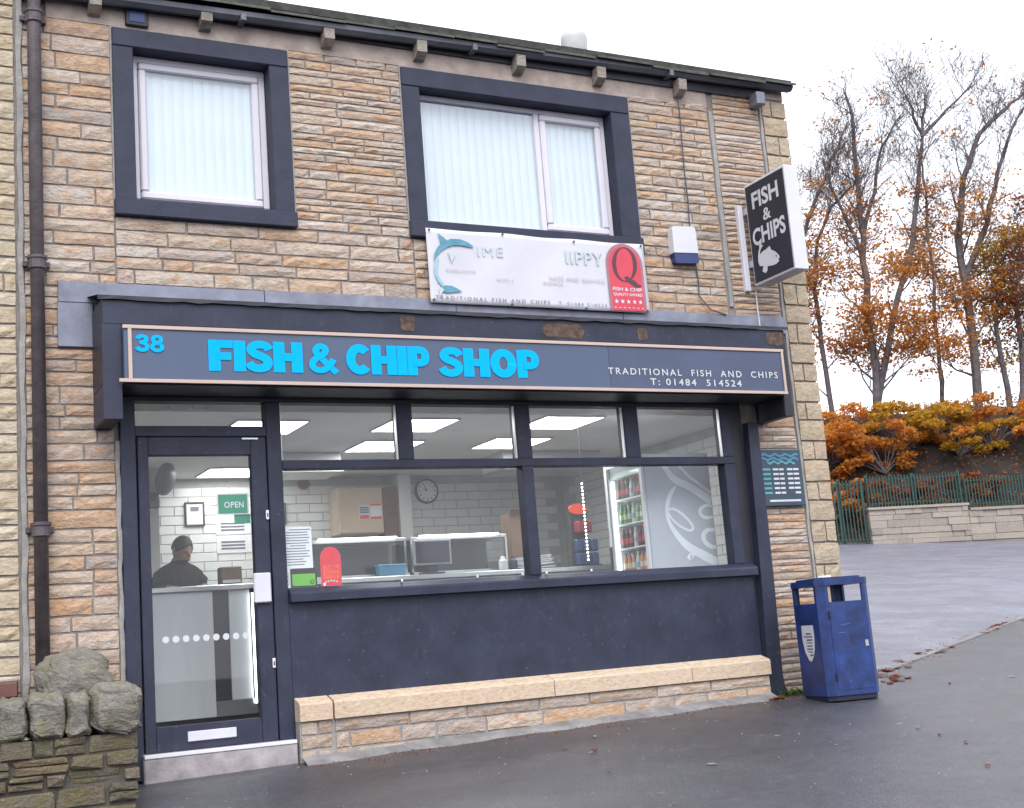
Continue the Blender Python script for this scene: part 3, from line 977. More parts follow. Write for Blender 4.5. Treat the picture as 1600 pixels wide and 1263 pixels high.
def thick(pts, w, closed=False):
    n = len(pts)
    V, F = [], []
    for i, p in enumerate(pts):
        a = pts[(i - 1) % n] if closed else pts[max(i - 1, 0)]
        b = pts[(i + 1) % n] if closed else pts[min(i + 1, n - 1)]
        dx, dy = b[0] - a[0], b[1] - a[1]
        l_ = math.hypot(dx, dy) or 1
        V += [(p[0] - dy / l_ * w / 2, p[1] + dx / l_ * w / 2), (p[0] + dy / l_ * w / 2, p[1] - dx / l_ * w / 2)]
    for i in range(n if closed else n - 1):
        j = (i + 1) % n
        F.append((2 * i, 2 * j, 2 * j + 1, 2 * i + 1))
    return V, F
def R4(a, b, c, d):
    return [(a, b), (c, b), (c, d), (a, d)], [(0, 1, 2, 3)]
def ell(cx, cy, rx, ry, w, a0=0, a1=360, n=32):
    full = a1 - a0 >= 360
    pts = [(cx + rx * math.cos(rad(a0 + (a1 - a0) * i / (n if full else n - 1))), cy + ry * math.sin(rad(a0 + (a1 - a0) * i / (n if full else n - 1)))) for i in range(n)]
    return thick(pts, w, full)
GLY = {
    'F': (.64, [R4(0, 0, .31, 1), R4(.2, .75, .64, 1), R4(.2, .36, .59, .60)]),
    'I': (.31, [R4(0, 0, .31, 1)]),
    'H': (.80, [R4(0, 0, .31, 1), R4(.49, 0, .80, 1), R4(.2, .37, .55, .63)]),
    'P': (.70, [R4(0, 0, .31, 1), thick(spline([(.2, .885), (.38, .885), (.53, .83), (.575, .66), (.53, .49), (.38, .435), (.2, .435)]), .255)]),
    'S': (.70, [thick(spline([(.62, .73), (.54, .85), (.36, .895), (.19, .84), (.135, .71), (.22, .59), (.38, .515), (.53, .42), (.57, .28), (.49, .15), (.32, .105), (.15, .155), (.06, .29)]), .25)]),
    'C': (.74, [ell(.40, .5, .275, .375, .28, 42, 318)]),
    'O': (.82, [ell(.41, .5, .27, .375, .28)]),
    '&': (.84, [thick(spline([(.80, .02), (.60, .24), (.38, .50), (.245, .66), (.235, .80), (.34, .90), (.47, .86), (.50, .74), (.42, .62), (.24, .50), (.125, .36), (.13, .20), (.26, .10), (.44, .12), (.60, .26), (.72, .47)]), .19)]),
    '3': (.64, [thick(spline([(.09, .74), (.17, .86), (.32, .90), (.47, .84), (.50, .70), (.42, .58), (.26, .535), (.44, .47), (.535, .32), (.48, .16), (.32, .10), (.15, .145), (.07, .27)]), .20)]),
    '8': (.66, [ell(.33, .725, .185, .185, .185), ell(.33, .295, .225, .205, .19)]),
}
def heavy(word, x0, x1, z0, z1, y, mat, parent):
    gap = .02
    tot = sum(GLY[c][0] for c in word) + gap * (len(word) - 1)
    kx, kz = (x1 - x0) / tot, z1 - z0
    cx = 0.0
    for c in word:
        w, pieces = GLY[c]
        mb = MB()
        for i, (V, F) in enumerate(pieces):
            mb.add([(x0 + (cx + p[0]) * kx, y - .0008 * i - .003 * q / len(V), z0 + p[1] * kz) for q, p in enumerate(V)], F)
        me = bpy.data.meshes.new('letter')
        me.from_pydata(mb.v, [], mb.f)
        mk('letter', me, mat, parent)
        cx += w + gap
heavy('38', -0.062, 0.135, 2.722, 2.846, YS, 'cyan', sg)
for body, a, b in (('FISH', 0.440, 1.128), ('&', 1.170, 1.395), ('CHIP', 1.465, 2.130), ('SHOP', 2.215, 3.078)):
    heavy(body, a, b, 2.600, 2.824, YS, 'cyan', sg)
text_front('small_lettering', 'TRADITIONAL  FISH  AND  CHIPS', 3.715, 5.445, 2.648, 2.704, YS, 'white_vinyl', sg, bold=0.012, space=1.35)
text_front('small_lettering', 'T: 01484  514524', 4.115, 5.045, 2.565, 2.622, YS, 'white_vinyl', sg, bold=0.012, space=1.3)

# ================================================================== SHOPFRONT
sf = thing('shopfront', (2.7, 0.0, -0.15), 'navy timber shopfront with glazed door, four top lights and large windows', 'shopfront')
YF0, YF1, YG = -0.030, 0.085, 0.028
MB().box(-0.096, 0.008, -0.045, 0.10, -0.17, 2.500, .004).build('pilaster', 'navy', sf)
MB().box(0.008, 5.22, YF0, YF1, 2.470, 2.5035, .003).build('head_rail', 'navy_dark', sf)
MB().box(0.968, 1.078, YF0 - .004, YF1, -0.16, 2.469, .004).build('mullion', 'navy', sf)
MB().box(0.009, 0.967, YF0, YF1, 2.212, 2.288, .003).build('transom', 'navy', sf)
MB().box(1.079, 5.22, YF0 - .002, YF1, 1.965, 2.030, .003).build('transom', 'navy', sf)
for a, b in ((2.025, 2.150), (3.070, 3.200), (4.110, 4.250), (5.122, 5.2195)):
    MB().box(a, b, YF0, YF1, 2.031, 2.469, .003).build('glazing_bar', 'navy', sf)
for a, b in ((3.095, 3.195), (5.112, 5.2195)):
    MB().box(a, b, YF0, YF1, 1.081, 1.964, .003).build('glazing_bar', 'navy', sf)
# bright metal beads beside the top lights
for x in (1.083, 2.018, 2.152, 3.063, 3.203, 4.103, 4.253, 5.116):
    MB().box(x - .004, x + .004, -0.014, 0.020, 2.034, 2.466).build('bead', 'alu', sf)
# sill, stall riser
MB().prism([(-0.095, .975), (-0.095, 1.03), (-0.085, 1.045), (-0.02, 1.08), (0.085, 1.08), (0.085, .975)], 'x', 1.079, 5.30).build('sill', 'navy', sf)
MB().box(1.0785, 5.29, -0.028, 0.085, -0.10, 0.974, .002).build('stall_riser', 'navy', sf)
MB().box(5.2205, 5.36, -0.010, 0.085, 0.25, 2.503, .003).build('end_panel', 'navy_dark', sf)
# leaning pilaster on the right with a spread foot
mb = MB()
prof = [(2.33, 5.372, 5.482), (1.6, 5.352, 5.476), (0.9, 5.330, 5.468), (0.3, 5.304, 5.452), (0.1, 5.297, 5.448), (0.0, 5.292, 5.462), (-0.045, 5.288, 5.492), (-0.09, 5.286, 5.520)]
V = []
for zz, a, b in prof:
    V += [(a, -0.085, zz), (b, -0.085, zz), (b, 0.0, zz), (a, 0.0, zz)]
F = [(0, 1, 2, 3), tuple(range(len(V) - 4, len(V)))]
for i in range(len(prof) - 1):
    for j in range(4):
        F.append((4 * i + j, 4 * i + (j + 1) % 4, 4 * i + 4 + (j + 1) % 4, 4 * i + 4 + j))
mb.add(V, F).build('pilaster', 'navy', sf)
# panes
def pane(x0, x1, z0, z1, parent, y=YG):
    return MB().box(x0, x1, y, y + .006, z0, z1).build('pane', 'glass', parent)
pane(0.009, 0.967, 2.289, 2.469, sf)
for a, b in ((1.079, 2.024), (2.151, 3.069), (3.201, 4.109), (4.251, 5.121)):
    pane(a, b, 2.031, 2.469, sf)
pane(1.079, 3.094, 1.081, 1.964, sf)
pane(3.196, 5.111, 1.081, 1.964, sf)
# screws/lugs along the sill
for x in (1.36, 1.98, 2.62, 3.02, 3.24, 3.66):
    MB().box(x - .008, x + .008, -0.032, -0.020, 1.082, 1.104, .002).build('glazing_lug', 'alu', sf)
# tiny row of raised marks on the fanlight over the door
for i in range(13):
    MB().box(0.255 + i * .025, 0.272 + i * .025, 0.0225, 0.0265, 2.425, 2.447).build('vinyl_mark', 'white_vinyl', sf)
# plinth: sandstone band and coursed stones
for a, b in ((1.085, 1.330), (1.345, 3.155), (3.162, 4.46), (4.467, 5.275)):
    MB().prism([(-0.155, .122), (-0.155, .235), (-0.145, .25), (-0.030, .287), (-0.030, .122)], 'x', a, b).build('plinth_stone', 'band', sf)
MB().box(1.087, 5.275, -0.120, -0.03, -0.45, 0.121).build('plinth_backing', 'mortar_grey', sf)
r3 = random.Random(8)
for q in courses(1.345, 5.275, -0.19, 0.120, 0.098, 0.50, 0.12, r3) + courses(1.09, 1.330, -0.19, 0.120, 0.105, 0.6, 0.1, r3):
    cx, cz = (q[0] + q[1]) / 2, (q[2] + q[3]) / 2
    mb = MB()
    stone_block(mb, q[0] + .006 - cx, q[1] - .006 - cx, q[2] + .006 - cz, q[3] - .006 - cz, 0, 0.012, r=r3)
    mb.build('stone', 'stone', sf, at=(cx, -0.126, cz))
# cement fillet at the foot
mb = MB()
V, F = [], []
n = 40
for i in range(n + 1):
    x = 1.09 + i * (4.17 / n)
    w = 0.11 + .03 * math.sin(i * .7) + rng.uniform(-.012, .012)
    V += [(x, -0.12, ground_z(x, -.12) + .045 + rng.uniform(-.008, .008)), (x, -0.16 - w * .4, ground_z(x, -.2) + .022), (x, -0.16 - w, ground_z(x, -.16 - w) - .004)]
for i in range(n):
    a = 3 * i
    F += [(a, a + 1, a + 4, a + 3), (a + 1, a + 2, a + 5, a + 4)]
mb.add(V, F).build('cement_fillet', 'fillet', sf)
# step and threshold
MB().box(-0.005, 1.075, -0.10, 0.09, -0.45, -0.026, .008).build('door_step', 'concrete', sf)
MB().box(-0.002, 1.072, -0.105, 0.09, -0.026, 0.002, .004).build('threshold', 'alu', sf)
# door leaf
dm = MB()
dx0, dx1, dz0, dz1 = 0.024, 0.962, 0.006, 2.208
dm.box(dx0, 0.100, -0.02, 0.055, dz0, dz1, .004)
dm.box(0.846, dx1, -0.02, 0.055, dz0, dz1, .004)
dm.box(0.100, 0.846, -0.02, 0.055, 2.075, dz1, .004)
dm.box(0.100, 0.846, -0.02, 0.055, dz0, 0.175, .004)
door = dm.build('door', 'navy', sf)
pane(0.098, 0.848, 0.173, 2.077, door, 0.020)
MB().box(0.312, 0.655, -0.034, -0.0205, 0.060, 0.128, .004).build('letter_plate', 'sign_white', door)
MB().box(0.820, 0.945, -0.060, -0.0205, 0.985, 1.200, .008).build('pull_handle', 'sign_white', door)
for zz in (1.625, 0.550):
    MB().box(0.938, 0.960, -0.034, -0.0205, zz - .035, zz + .035, .003).build('lock', 'alu', door)
    MB().box(0.945, 0.953, -0.037, -0.0335, zz - .018, zz + .012).build('keyhole', 'black', door)
MB().box(0.78, 0.90, -0.034, -0.0205, 2.188, 2.200).build('door_closer_strip', 'alu', door)
for i in range(9):
    MB().lathe([(0.024, 0.0155), (0.024, 0.0195)], (0.190 + i * .0715, 0.0, 0.769 - i * .001), 14, 'y').build('manifestation_dot', 'white_vinyl', door)

# stickers and notices on the glass (each its own thing)
def rounded(w, h, r, n=5):
    out = []
    for cx, cz, a0 in ((w - r, r, -90), (w - r, h - r, 0), (r, h - r, 90), (r, r, 180)):
        for i in range(n + 1):
            t = rad(a0 + 90 * i / n)
            out.append((cx + r * math.cos(t), cz + r * math.sin(t)))
    return out
def plate(name, x0, z0, poly, y, th, mat, parent=None):
    return MB().prism([(x0 + p[0], z0 + p[1]) for p in poly], 'y', y - th, y).build(name, mat, parent)
def rect(w, h):
    return [(0, 0), (w, 0), (w, h), (0, h)]

t = thing('open_sign', (0.71, 0.018, 1.64), 'green and white OPEN sign hanging in the door glass', 'sign')
plate('border', 0.592, 1.640, rect(0.236, 0.158), 0.0185, .003, 'sign_white', t)
plate('face', 0.603, 1.650, rect(0.214, 0.138), 0.0150, .002, 'green', t)
text_front('lettering', 'OPEN', 0.645, 0.790, 1.690, 1.735, 0.0122, 'sign_white', t, bold=0.02, space=1.1)
MB().box(0.72, 0.84, 0.030, 0.034, 1.575, 1.642).build('hanging_card', 'green', t)

t = thing('paper_notice', (1.18, 0.02, 1.22), 'white typed paper notice taped inside the window beside the door', 'notice')
MB().add([(1.085, .0245, 1.222), (1.302, .0245, 1.225), (1.300, .0245, 1.535), (1.083, .0245, 1.541), (1.085, .0265, 1.222), (1.302, .0265, 1.225), (1.300, .0265, 1.535), (1.083, .0265, 1.541)],
         [(0, 1, 2, 3), (7, 6, 5, 4), (0, 4, 5, 1), (1, 5, 6, 2), (2, 6, 7, 3), (3, 7, 4, 0)]).build('sheet', 'paper', t)
rr = random.Random(5)
mb = MB()
for i in range(14):
    zz = 1.515 - i * .020
    a = 1.10 + (0.03 if i in (0, 6) else 0)
    mb.box(a, a + rr.uniform(.12, .185), .0225, .0240, zz - .0035, zz + .0025)
mb.build('print', 'ink_grey', t)

t = thing('hygiene_sticker', (1.22, 0.02, 1.085), 'green and black hygiene rating sticker at the window corner', 'sticker')
plate('edge_strip', 1.087, 1.085, rect(0.034, 0.135), 0.0265, .002, 'paper', t)
plate('backing', 1.122, 1.084, rounded(0.205, 0.142, .012), 0.0265, .002, 'black', t)
plate('rating_panel', 1.135, 1.096, rounded(0.178, 0.088, .008), 0.0240, .0015, 'lime', t)
MB().lathe([(0.016, 0.0205), (0.016, 0.0222)], (1.288, 0, 1.122), 14, 'y').build('score_ring', 'black', t)
MB().lathe([(0.010, 0.0190), (0.010, 0.0203)], (1.288, 0, 1.122), 12, 'y').build('score_disc', 'lime', t)
text_front('rating_text', 'OOO', 0, .09, 0, .018, 0, 'ink', t).location  # side strip lettering, turned upright below
o = [c for c in t.children if c.name.startswith('rating_text')][0]
o.rotation_euler = (0, rad(-90), 0)
o.location = Vector((1.112, 0.0235, 1.105)) - wloc(t)

def award(x0, x1, z0, z1, y, parent, k=1.0, outdoor=False, W=None):
    """arched red award panel with a dark Q"""
    W = W or (lambda x, z: 0.0)
    w, h = x1 - x0, z1 - z0
    def arch(ins, zb):
        a, b = x0 + ins, x1 - ins
        r = (b - a) / 2
        pts = [(a, zb), (b, zb)]
        zc = z1 - ins - r
        for i in range(17):
            t = math.pi * i / 16
            pts.append(((a + b) / 2 + r * math.cos(t), zc + r * math.sin(t)))
        return pts
    def lay(name, poly, d, mat):
        me = bpy.data.meshes.new(name)
        me.from_pydata([(p[0], y - d + W(*p), p[1]) for p in poly], [], [tuple(range(len(poly)))])
        return mk(name, me, mat, parent)
    lay('award_edge', arch(0, z0), 0.0, 'award_grey' if outdoor else 'award_red')
    lay('award_panel', arch(w * .07, z0), 0.0012, 'award_pink' if outdoor else 'red')
    # Q: slanted ring with a tail, thick and thin strokes
    cx, cz = (x0 + x1) / 2, z0 + h * 0.685
    ro, ri = w * .37, w * .24
    V, F = [], []
    n = 28
    for i in range(n):
        t = 2 * math.pi * i / n
        thick = 0.10 + 0.23 * abs(math.cos(t - .15))
        a = (math.cos(t) * ro * .92, math.sin(t) * ro * 1.15)
        b = (a[0] * (1 - thick), a[1] * (1 - thick * .55))
        for q in (a, b):
            xx, zz = cx + q[0] + q[1] * .08, cz + q[1]
            V.append((xx, y - .0024 + W(xx, zz), zz))
    for i in range(n):
        j = (i + 1) % n
        F.append((2 * i, 2 * j, 2 * j + 1, 2 * i + 1))
    tl = [(-.05, -.27), (.05, -.24), (.14, -.30), (.24, -.33), (.33, -.41), (.42, -.42), (.36, -.47), (.22, -.47), (.10, -.40), (0.0, -.36)]
    o_ = len(V)
    for p in tl:
        xx, zz = cx + p[0] * w, cz + p[1] * w * 1.15
        V.append((xx, y - .0028 + W(xx, zz), zz))
    F.append(tuple(range(o_, o_ + len(tl))))
    me = bpy.data.meshes.new('award_q')
    me.from_pydata(V, [], F)
    mk('award_letter', me, 'q_dark' if outdoor else 'award_red', parent)
    return lay

t = thing('award_sticker', (1.44, 0.02, 1.085), 'red arched award sticker inside the window above the sill', 'sticker')
award(1.359, 1.522, 1.085, 1.378, 0.0262, t)
plate('orange_panel', 1.378, 1.135, rect(0.125, 0.105), 0.0245, .0006, 'orange_red', t)
text_front('small_text', 'QUALITY', 1.39, 1.495, 1.195, 1.215, 0.0236, 'red', t, bold=.02)
text_front('small_text', 'AWARD', 1.395, 1.49, 1.160, 1.180, 0.0236, 'red', t, bold=.02)
mb = MB()
for i in range(5):
    cx, cz = 1.395 + i * .022, 1.112 + .010 * math.sin(math.pi * (i + .5) / 5)
    pts = [(cx + (.011 if j % 2 == 0 else .005) * math.sin(math.pi * j / 5), cz + (.011 if j % 2 == 0 else .005) * math.cos(math.pi * j / 5)) for j in range(10)]
    mb.prism(pts, 'y', 0.0225, 0.0240)
mb.build('stars', 'sign_white', t)

for o in list(COL.objects):
    if o.parent is None and o.name.split('.')[0] in ('open_sign', 'paper_notice', 'hygiene_sticker', 'award_sticker'):
        o.location.y += 0.016

# ================================================================== BANNER
bn = thing('banner', (3.41, -0.06, 3.30), 'white vinyl banner with blue dolphins and red award hung under the double window', 'banner')
BX0, BX1, BZ0, BZ1, BY = 2.365, 4.455, 3.302, 3.932, -0.066
def bwave(x, z):
    u, v = (x - BX0) / (BX1 - BX0), (z - BZ0) / (BZ1 - BZ0)
    return 0.006 * math.sin(u * 9.5 + v * 2.0) + 0.005 * math.sin(u * 21 - v * 4.0) * (1 - abs(2 * v - 1) * .6) - .008 * (1 - v) * u if u < .6 else (0.006 * math.sin(u * 9.5 + v * 2.0) + 0.005 * math.sin(u * 21 - v * 4.0) * (1 - abs(2 * v - 1) * .6)) * max(0, (.80 - u) / .2) - .008 * (1 - v) * u
nx, nz = 60, 16
V, F = [], []
for j in range(nz + 1):
    for i in range(nx + 1):
        u, v = i / nx, j / nz
        x = BX0 + u * (BX1 - BX0)
        zz = BZ0 + v * (BZ1 - BZ0) - (.008 * math.sin(u * math.pi * 3) ** 2 if j == nz else 0)
        V.append((x, BY + bwave(x, zz), zz))
for j in range(nz):
    for i in range(nx):
        a = j * (nx + 1) + i
        F.append((a, a + 1, a + nx + 2, a + nx + 1))
me = bpy.data.meshes.new('banner_sheet')
me.from_pydata(V, [], F)
o = mk('banner_sheet', me, 'banner', bn, smooth=True)
so = o.modifiers.new('thickness', 'SOLIDIFY')
so.thickness = 0.002
so.offset = 0.0
def bp_(u, v):      # u right, v down
    return BX0 + u * (BX1 - BX0), BZ1 - v * (BZ1 - BZ0)
def bpatch(name, uv, mat, d=0.006):
    d += .006
    """filled strip between two polylines of equal length, in banner u,v"""
    a, b = uv
    V, F = [], []
    for p, q in zip(a, b):
        for r_ in (p, q):
            x, zz = bp_(*r_)
            V.append((x, BY + bwave(x, zz) - d, zz))
    for i in range(len(a) - 1):
        F.append((2 * i, 2 * i + 2, 2 * i + 3, 2 * i + 1))
    me = bpy.data.meshes.new(name)
    me.from_pydata(V, [], F)
    return mk(name, me, mat, bn)
# upper dolphin: arched body, beak to the right, fin on its back
bpatch('dolphin_print', ([(.022, .46), (.026, .36), (.043, .26), (.068, .18), (.10, .135), (.14, .13), (.172, .16), (.197, .215)],
                        [(.022, .46), (.034, .39), (.056, .31), (.083, .25), (.11, .222), (.142, .215), (.170, .225), (.197, .235)]), 'teal')
bpatch('dolphin_print', ([(.046, .065), (.058, .09), (.072, .125), (.084, .16)], [(.046, .065), (.052, .12), (.056, .17), (.052, .245)]), 'teal', .0065)
bpatch('dolphin_print', ([(.085, .31), (.10, .33), (.115, .34)], [(.085, .31), (.093, .40), (.10, .46)]), 'faded', .0062)
# lower dolphin: crescent with a tail fluke
bpatch('dolphin_print', ([(.030, .44), (.022, .54), (.024, .64), (.036, .73), (.052, .79)], [(.046, .40), (.036, .52), (.036, .62), (.047, .70), (.062, .755)]), 'teal_pale')
bpatch('dolphin_print', ([(.048, .80), (.066, .765), (.092, .765), (.118, .80), (.137, .84)], [(.048, .83), (.062, .865), (.086, .86), (.112, .845), (.137, .84)]), 'teal', .0064)
bpatch('dolphin_print', ([(.040, .80), (.050, .80), (.058, .83)], [(.036, .93), (.040, .92), (.046, .88)]), 'faded', .0066)
def btext(body, u0, u1, v0, v1, mat, bold=0.0, space=1.0):
    x0, zt = bp_(u0, v0)
    x1, zb = bp_(u1, v1)
    return text_front('banner_text', body, x0, x1, zb, zt, BY - .0125, mat, bn, bold, space, warp=bwave)
btext('IME', .215, .325, .20, .34, 'faded', 0.0, 1.2)
btext('IIPPY', .615, .79, .17, .36, 'faded', 0.01, 1.1)
btext('EXQUISITE', .075, .20, .535, .585, 'faded_pink', 0, 1.2)
btext('NESS AND SERVICE', .53, .79, .555, .61, 'faded_pink', 0, 1.2)
btext('NOT J', .29, .36, .63, .68, 'faded_pink', 0, 1.2)
btext('NIENCE', .50, .59, .63, .68, 'faded_pink', 0, 1.2)
btext('TRADITIONAL FISH AND CHIPS', .02, .52, .905, .955, 'ink_grey', .01, 1.5)
btext('T: 01484 514524', .56, .79, .905, .95, 'ink_grey', 0, 1.4)
ax0, az1 = bp_(.805, .015)
ax1, az0 = bp_(.985, .985)
award(ax0, ax1, az0, az1, BY - .0085, bn, outdoor=True, W=bwave)
for body, v0, v1 in (('FISH & CHIP', .655, .705), ('QUALITY AWARD', .735, .785), ('- - - - - - -', .94, .95)):
    btext(body, .825, .968, v0, v1, 'sign_white', .02)
for i in range(5):
    cu, cv = .838 + i * .029, .858
    cx, cz = bp_(cu, cv)
    pts = [(cx + (.024 if j % 2 == 0 else .010) * math.sin(math.pi * j / 5), cz + (.024 if j % 2 == 0 else .010) * math.cos(math.pi * j / 5)) for j in range(10)]
    me = bpy.data.meshes.new('star')
    me.from_pydata([(p[0], BY + bwave(*p) - .0125, p[1]) for p in pts], [], [tuple(range(10))])
    mk('star', me, 'sign_white', bn)
for u, v in ((.012, .03), (.33, .02), (.66, .04), (.985, .03), (.012, .965), (.35, .98), (.69, .98), (.985, .975)):
    x, zz = bp_(u, v)
    MB().lathe([(0.010, -.010), (0.010, -.004)], (x, BY - .006 + bwave(x, zz), zz), 10, 'y').build('eyelet', 'ink', bn)

# ================================================================== PROJECTING SIGN
ps = thing('projecting_sign', (5.65, -0.3, 3.6), 'white edged black lightbox sign with FISH & CHIPS and a white fish', 'sign')
X0, X1, YA, YB, ZA, ZB = 5.615, 5.765, -0.10, -0.695, 3.595, 4.565
MB().box(X0, X1, YB, YA, ZA, ZB, .008).build('sign_case', 'sign_white', ps)
MB().box(X0 - .006, X0 - .001, YB + .022, YA - .022, ZA + .026, ZB - .026).build('sign_face', 'sign_black', ps)
MB().box(X1 + .001, X1 + .006, YB + .022, YA - .022, ZA + .026, ZB - .026).build('sign_face', 'sign_black', ps)
MB().box(X0 - .062, X0 - .004, -0.055, -0.004, ZA - .03, ZB - .17, .006).build('wall_bracket', 'sign_white', ps)
MB().box(X0 + .02, X1 - .02, -0.101, -0.002, ZA + .2, ZA + .26).build('bracket_arm', 'alu', ps)
MB().box(X0 + .02, X1 - .02, -0.101, -0.002, ZB - .26, ZB - .2).build('bracket_arm', 'alu', ps)
def face_text(body, ya, yb, z0, z1, bold):
    v, f = text_fit(body, abs(yb - ya), z1 - z0, bold, 1.0, 0.0)
    me = bpy.data.meshes.new('lettering')
    me.from_pydata([(X0 - .0085, ya - p[0], z0 + p[1]) for p in v], [], f)
    mk('lettering', me, 'sign_white', ps)
face_text('FISH', -0.205, -0.590, 4.300, 4.460, .03)
face_text('&', -0.340, -0.455, 4.150, 4.262, .02)
face_text('CHIPS', -0.160, -0.635, 3.955, 4.118, .03)
def face_poly(name, pts, mat, d=.0085):
    me = bpy.data.meshes.new(name)
    me.from_pydata([(X0 - d, -p[0], p[1]) for p in pts], [], [tuple(range(len(pts)))])
    mk(name, me, mat, ps)
# plump fish leaping: tail curls up, head to the right
face_poly('fish_print', [(.245, 3.700), (.265, 3.745), (.215, 3.760), (.200, 3.800), (.205, 3.850), (.222, 3.900), (.238, 3.925), (.236, 3.950), (.252, 3.955), (.285, 3.965), (.268, 3.940), (.300, 3.935), (.262, 3.915), (.240, 3.885), (.238, 3.862), (.275, 3.880), (.330, 3.885), (.385, 3.900), (.400, 3.860), (.455, 3.825), (.500, 3.775), (.505, 3.755), (.480, 3.745), (.498, 3.730), (.450, 3.712), (.400, 3.712), (.350, 3.722), (.322, 3.725), (.318, 3.690), (.285, 3.672)], 'sign_white')
face_poly('fish_eye', [(.462 + .009 * math.cos(i * .785), 3.782 + .009 * math.sin(i * .785)) for i in range(8)], 'sign_black', .0105)
cb = tag(MB().tube([(5.675, -0.03, 3.58), (5.672, -0.03, 3.40), (5.668, -0.04, 3.22)], 0.007, 6).build('sign_cable', 'cable_white'), 'thin white cable running down from the projecting sign', 'cable')

# ================================================================== ALARM BOX AND CABLE, HOURS BOARD
al = thing('alarm_box', (4.9, -0.04, 3.78), 'white burglar alarm box with dark blue base on the stone wall', 'alarm box')
mb = MB()
mb.prism([(4.768, 3.875), (5.034, 3.885), (5.026, 4.115), (5.010, 4.132), (4.790, 4.122), (4.772, 4.106)], 'y', -0.085, -0.005)
mb.build('case', 'sign_white', al)
MB().prism([(4.775, 3.874), (5.030, 3.884), (5.036, 3.800), (5.015, 3.790), (4.800, 3.780), (4.780, 3.792)], 'y', -0.078, -0.005).build('strobe_base', 'alarm_blue', al)
tag(MB().tube([(5.02, -0.04, 5.44), (5.03, -0.03, 5.2), (5.015, -0.03, 4.7), (5.02, -0.03, 4.4), (5.005, -0.03, 4.1)], 0.006, 6).build('alarm_cable', 'ink'), 'thin dark cable hanging from the eaves down to the alarm box', 'cable')
tag(MB().tube([(5.03, -0.03, 3.80), (5.04, -0.03, 3.62), (5.03, -0.03, 3.50), (5.13, -0.045, 3.37), (5.30, -0.045, 3.33)], 0.006, 6).build('alarm_cable', 'ink'), 'short dark cable running from the alarm box to the lead flashing', 'cable')

hb = thing('hours_board', (5.71, -0.04, 1.575), 'dark blue opening hours board with wave design on the corner stone', 'sign')
MB().box(5.475, 5.950, -0.055, -0.020, 1.575, 2.085, .004).build('board', 'board', hb)
for k_, (zz, m_) in enumerate(((2.035, 'board_teal'), (2.000, 'board_teal'), (1.968, 'board_green'))):
    mb = MB()
    V, F = [], []
    a0, a1 = (5.505, 5.915) if k_ < 2 else (5.56, 5.87)
    for i in range(25):
        x = a0 + (a1 - a0) * i / 24
        c_ = zz + .010 * math.sin(i * .9 + k_ * 1.3)
        V += [(x, -0.0575, c_ - .009), (x, -0.0575, c_ + .009)]
    for i in range(24):
        F.append((2 * i, 2 * i + 2, 2 * i + 3, 2 * i + 1))
    mb.add(V, F).build('wave_print', m_, hb)
for r_ in range(6):
    zz = 1.905 - r_ * .0425
    for (a, b, m_) in ((5.50, 5.585, 'board_green'), (5.615, 5.675, 'board_text'), (5.685, 5.735, 'board_text'), (5.775, 5.835, 'board_text'), (5.845, 5.905, 'board_text')):
        if r_ == 5 and a > 5.77 and a < 5.8:
            continue
        MB().box(a, b, -0.0580, -0.0555, zz - .009, zz + .009).build('printed_line', m_, hb)
MB().box(5.545, 5.895, -0.0580, -0.0555, 1.612, 1.630).build('printed_line', 'board_text', hb)

# ================================================================== SHOP INTERIOR
ix0, ix1, iy1, iz = -0.55, 6.08, 4.60, 2.55
struct(MB().box(ix0, ix1, 0.095, 8.0, -0.30, -0.004).build('shop_floor', 'floor_in'))
ceil = struct(MB().box(ix0, ix1, 0.10, 7.9, iz, iz + .06).build('shop_ceiling', 'ceiling'))
bwall = struct(MB().box(ix0, ix1, iy1, iy1 + .1, 0.0, iz - .002).build('shop_back_wall', 'grout'))
rwall = struct(MB().box(ix1 - .04, ix1 - .002, 0.29, iy1, 0.0, iz - .002).build('shop_side_wall', 'grout'))
struct(MB().box(ix0 + .002, ix0 + .05, 0.29, iy1, 0.0, iz - .002).build('shop_side_wall', 'wall_in'))
tm = MB().box(-.146, .146, -.010, 0.0, -.046, .046, .003).mesh('tile')
tm.materials.append(M['tile'])
for r_ in range(13):
    zz = 1.205 + r_ * .100
    for c_ in range(18):
        x = 0.85 + c_ * .30 + (.15 if r_ % 2 else 0)
        if x > ix1 - .2:
            continue
        mk('tile', tm, 'tile', bwall, at=(x, iy1 - .0005, zz))
tm2 = MB().box(-.010, 0.0, -.146, .146, -.046, .046, .003).mesh('tile')
tm2.materials.append(M['tile'])
for r_ in range(13):
    zz = 1.205 + r_ * .100
    for c_ in range(13):
        y = 0.50 + c_ * .30 + (.15 if r_ % 2 else 0)
        mk('tile', tm2, 'tile', rwall, at=(ix1 - .0405, y, zz))

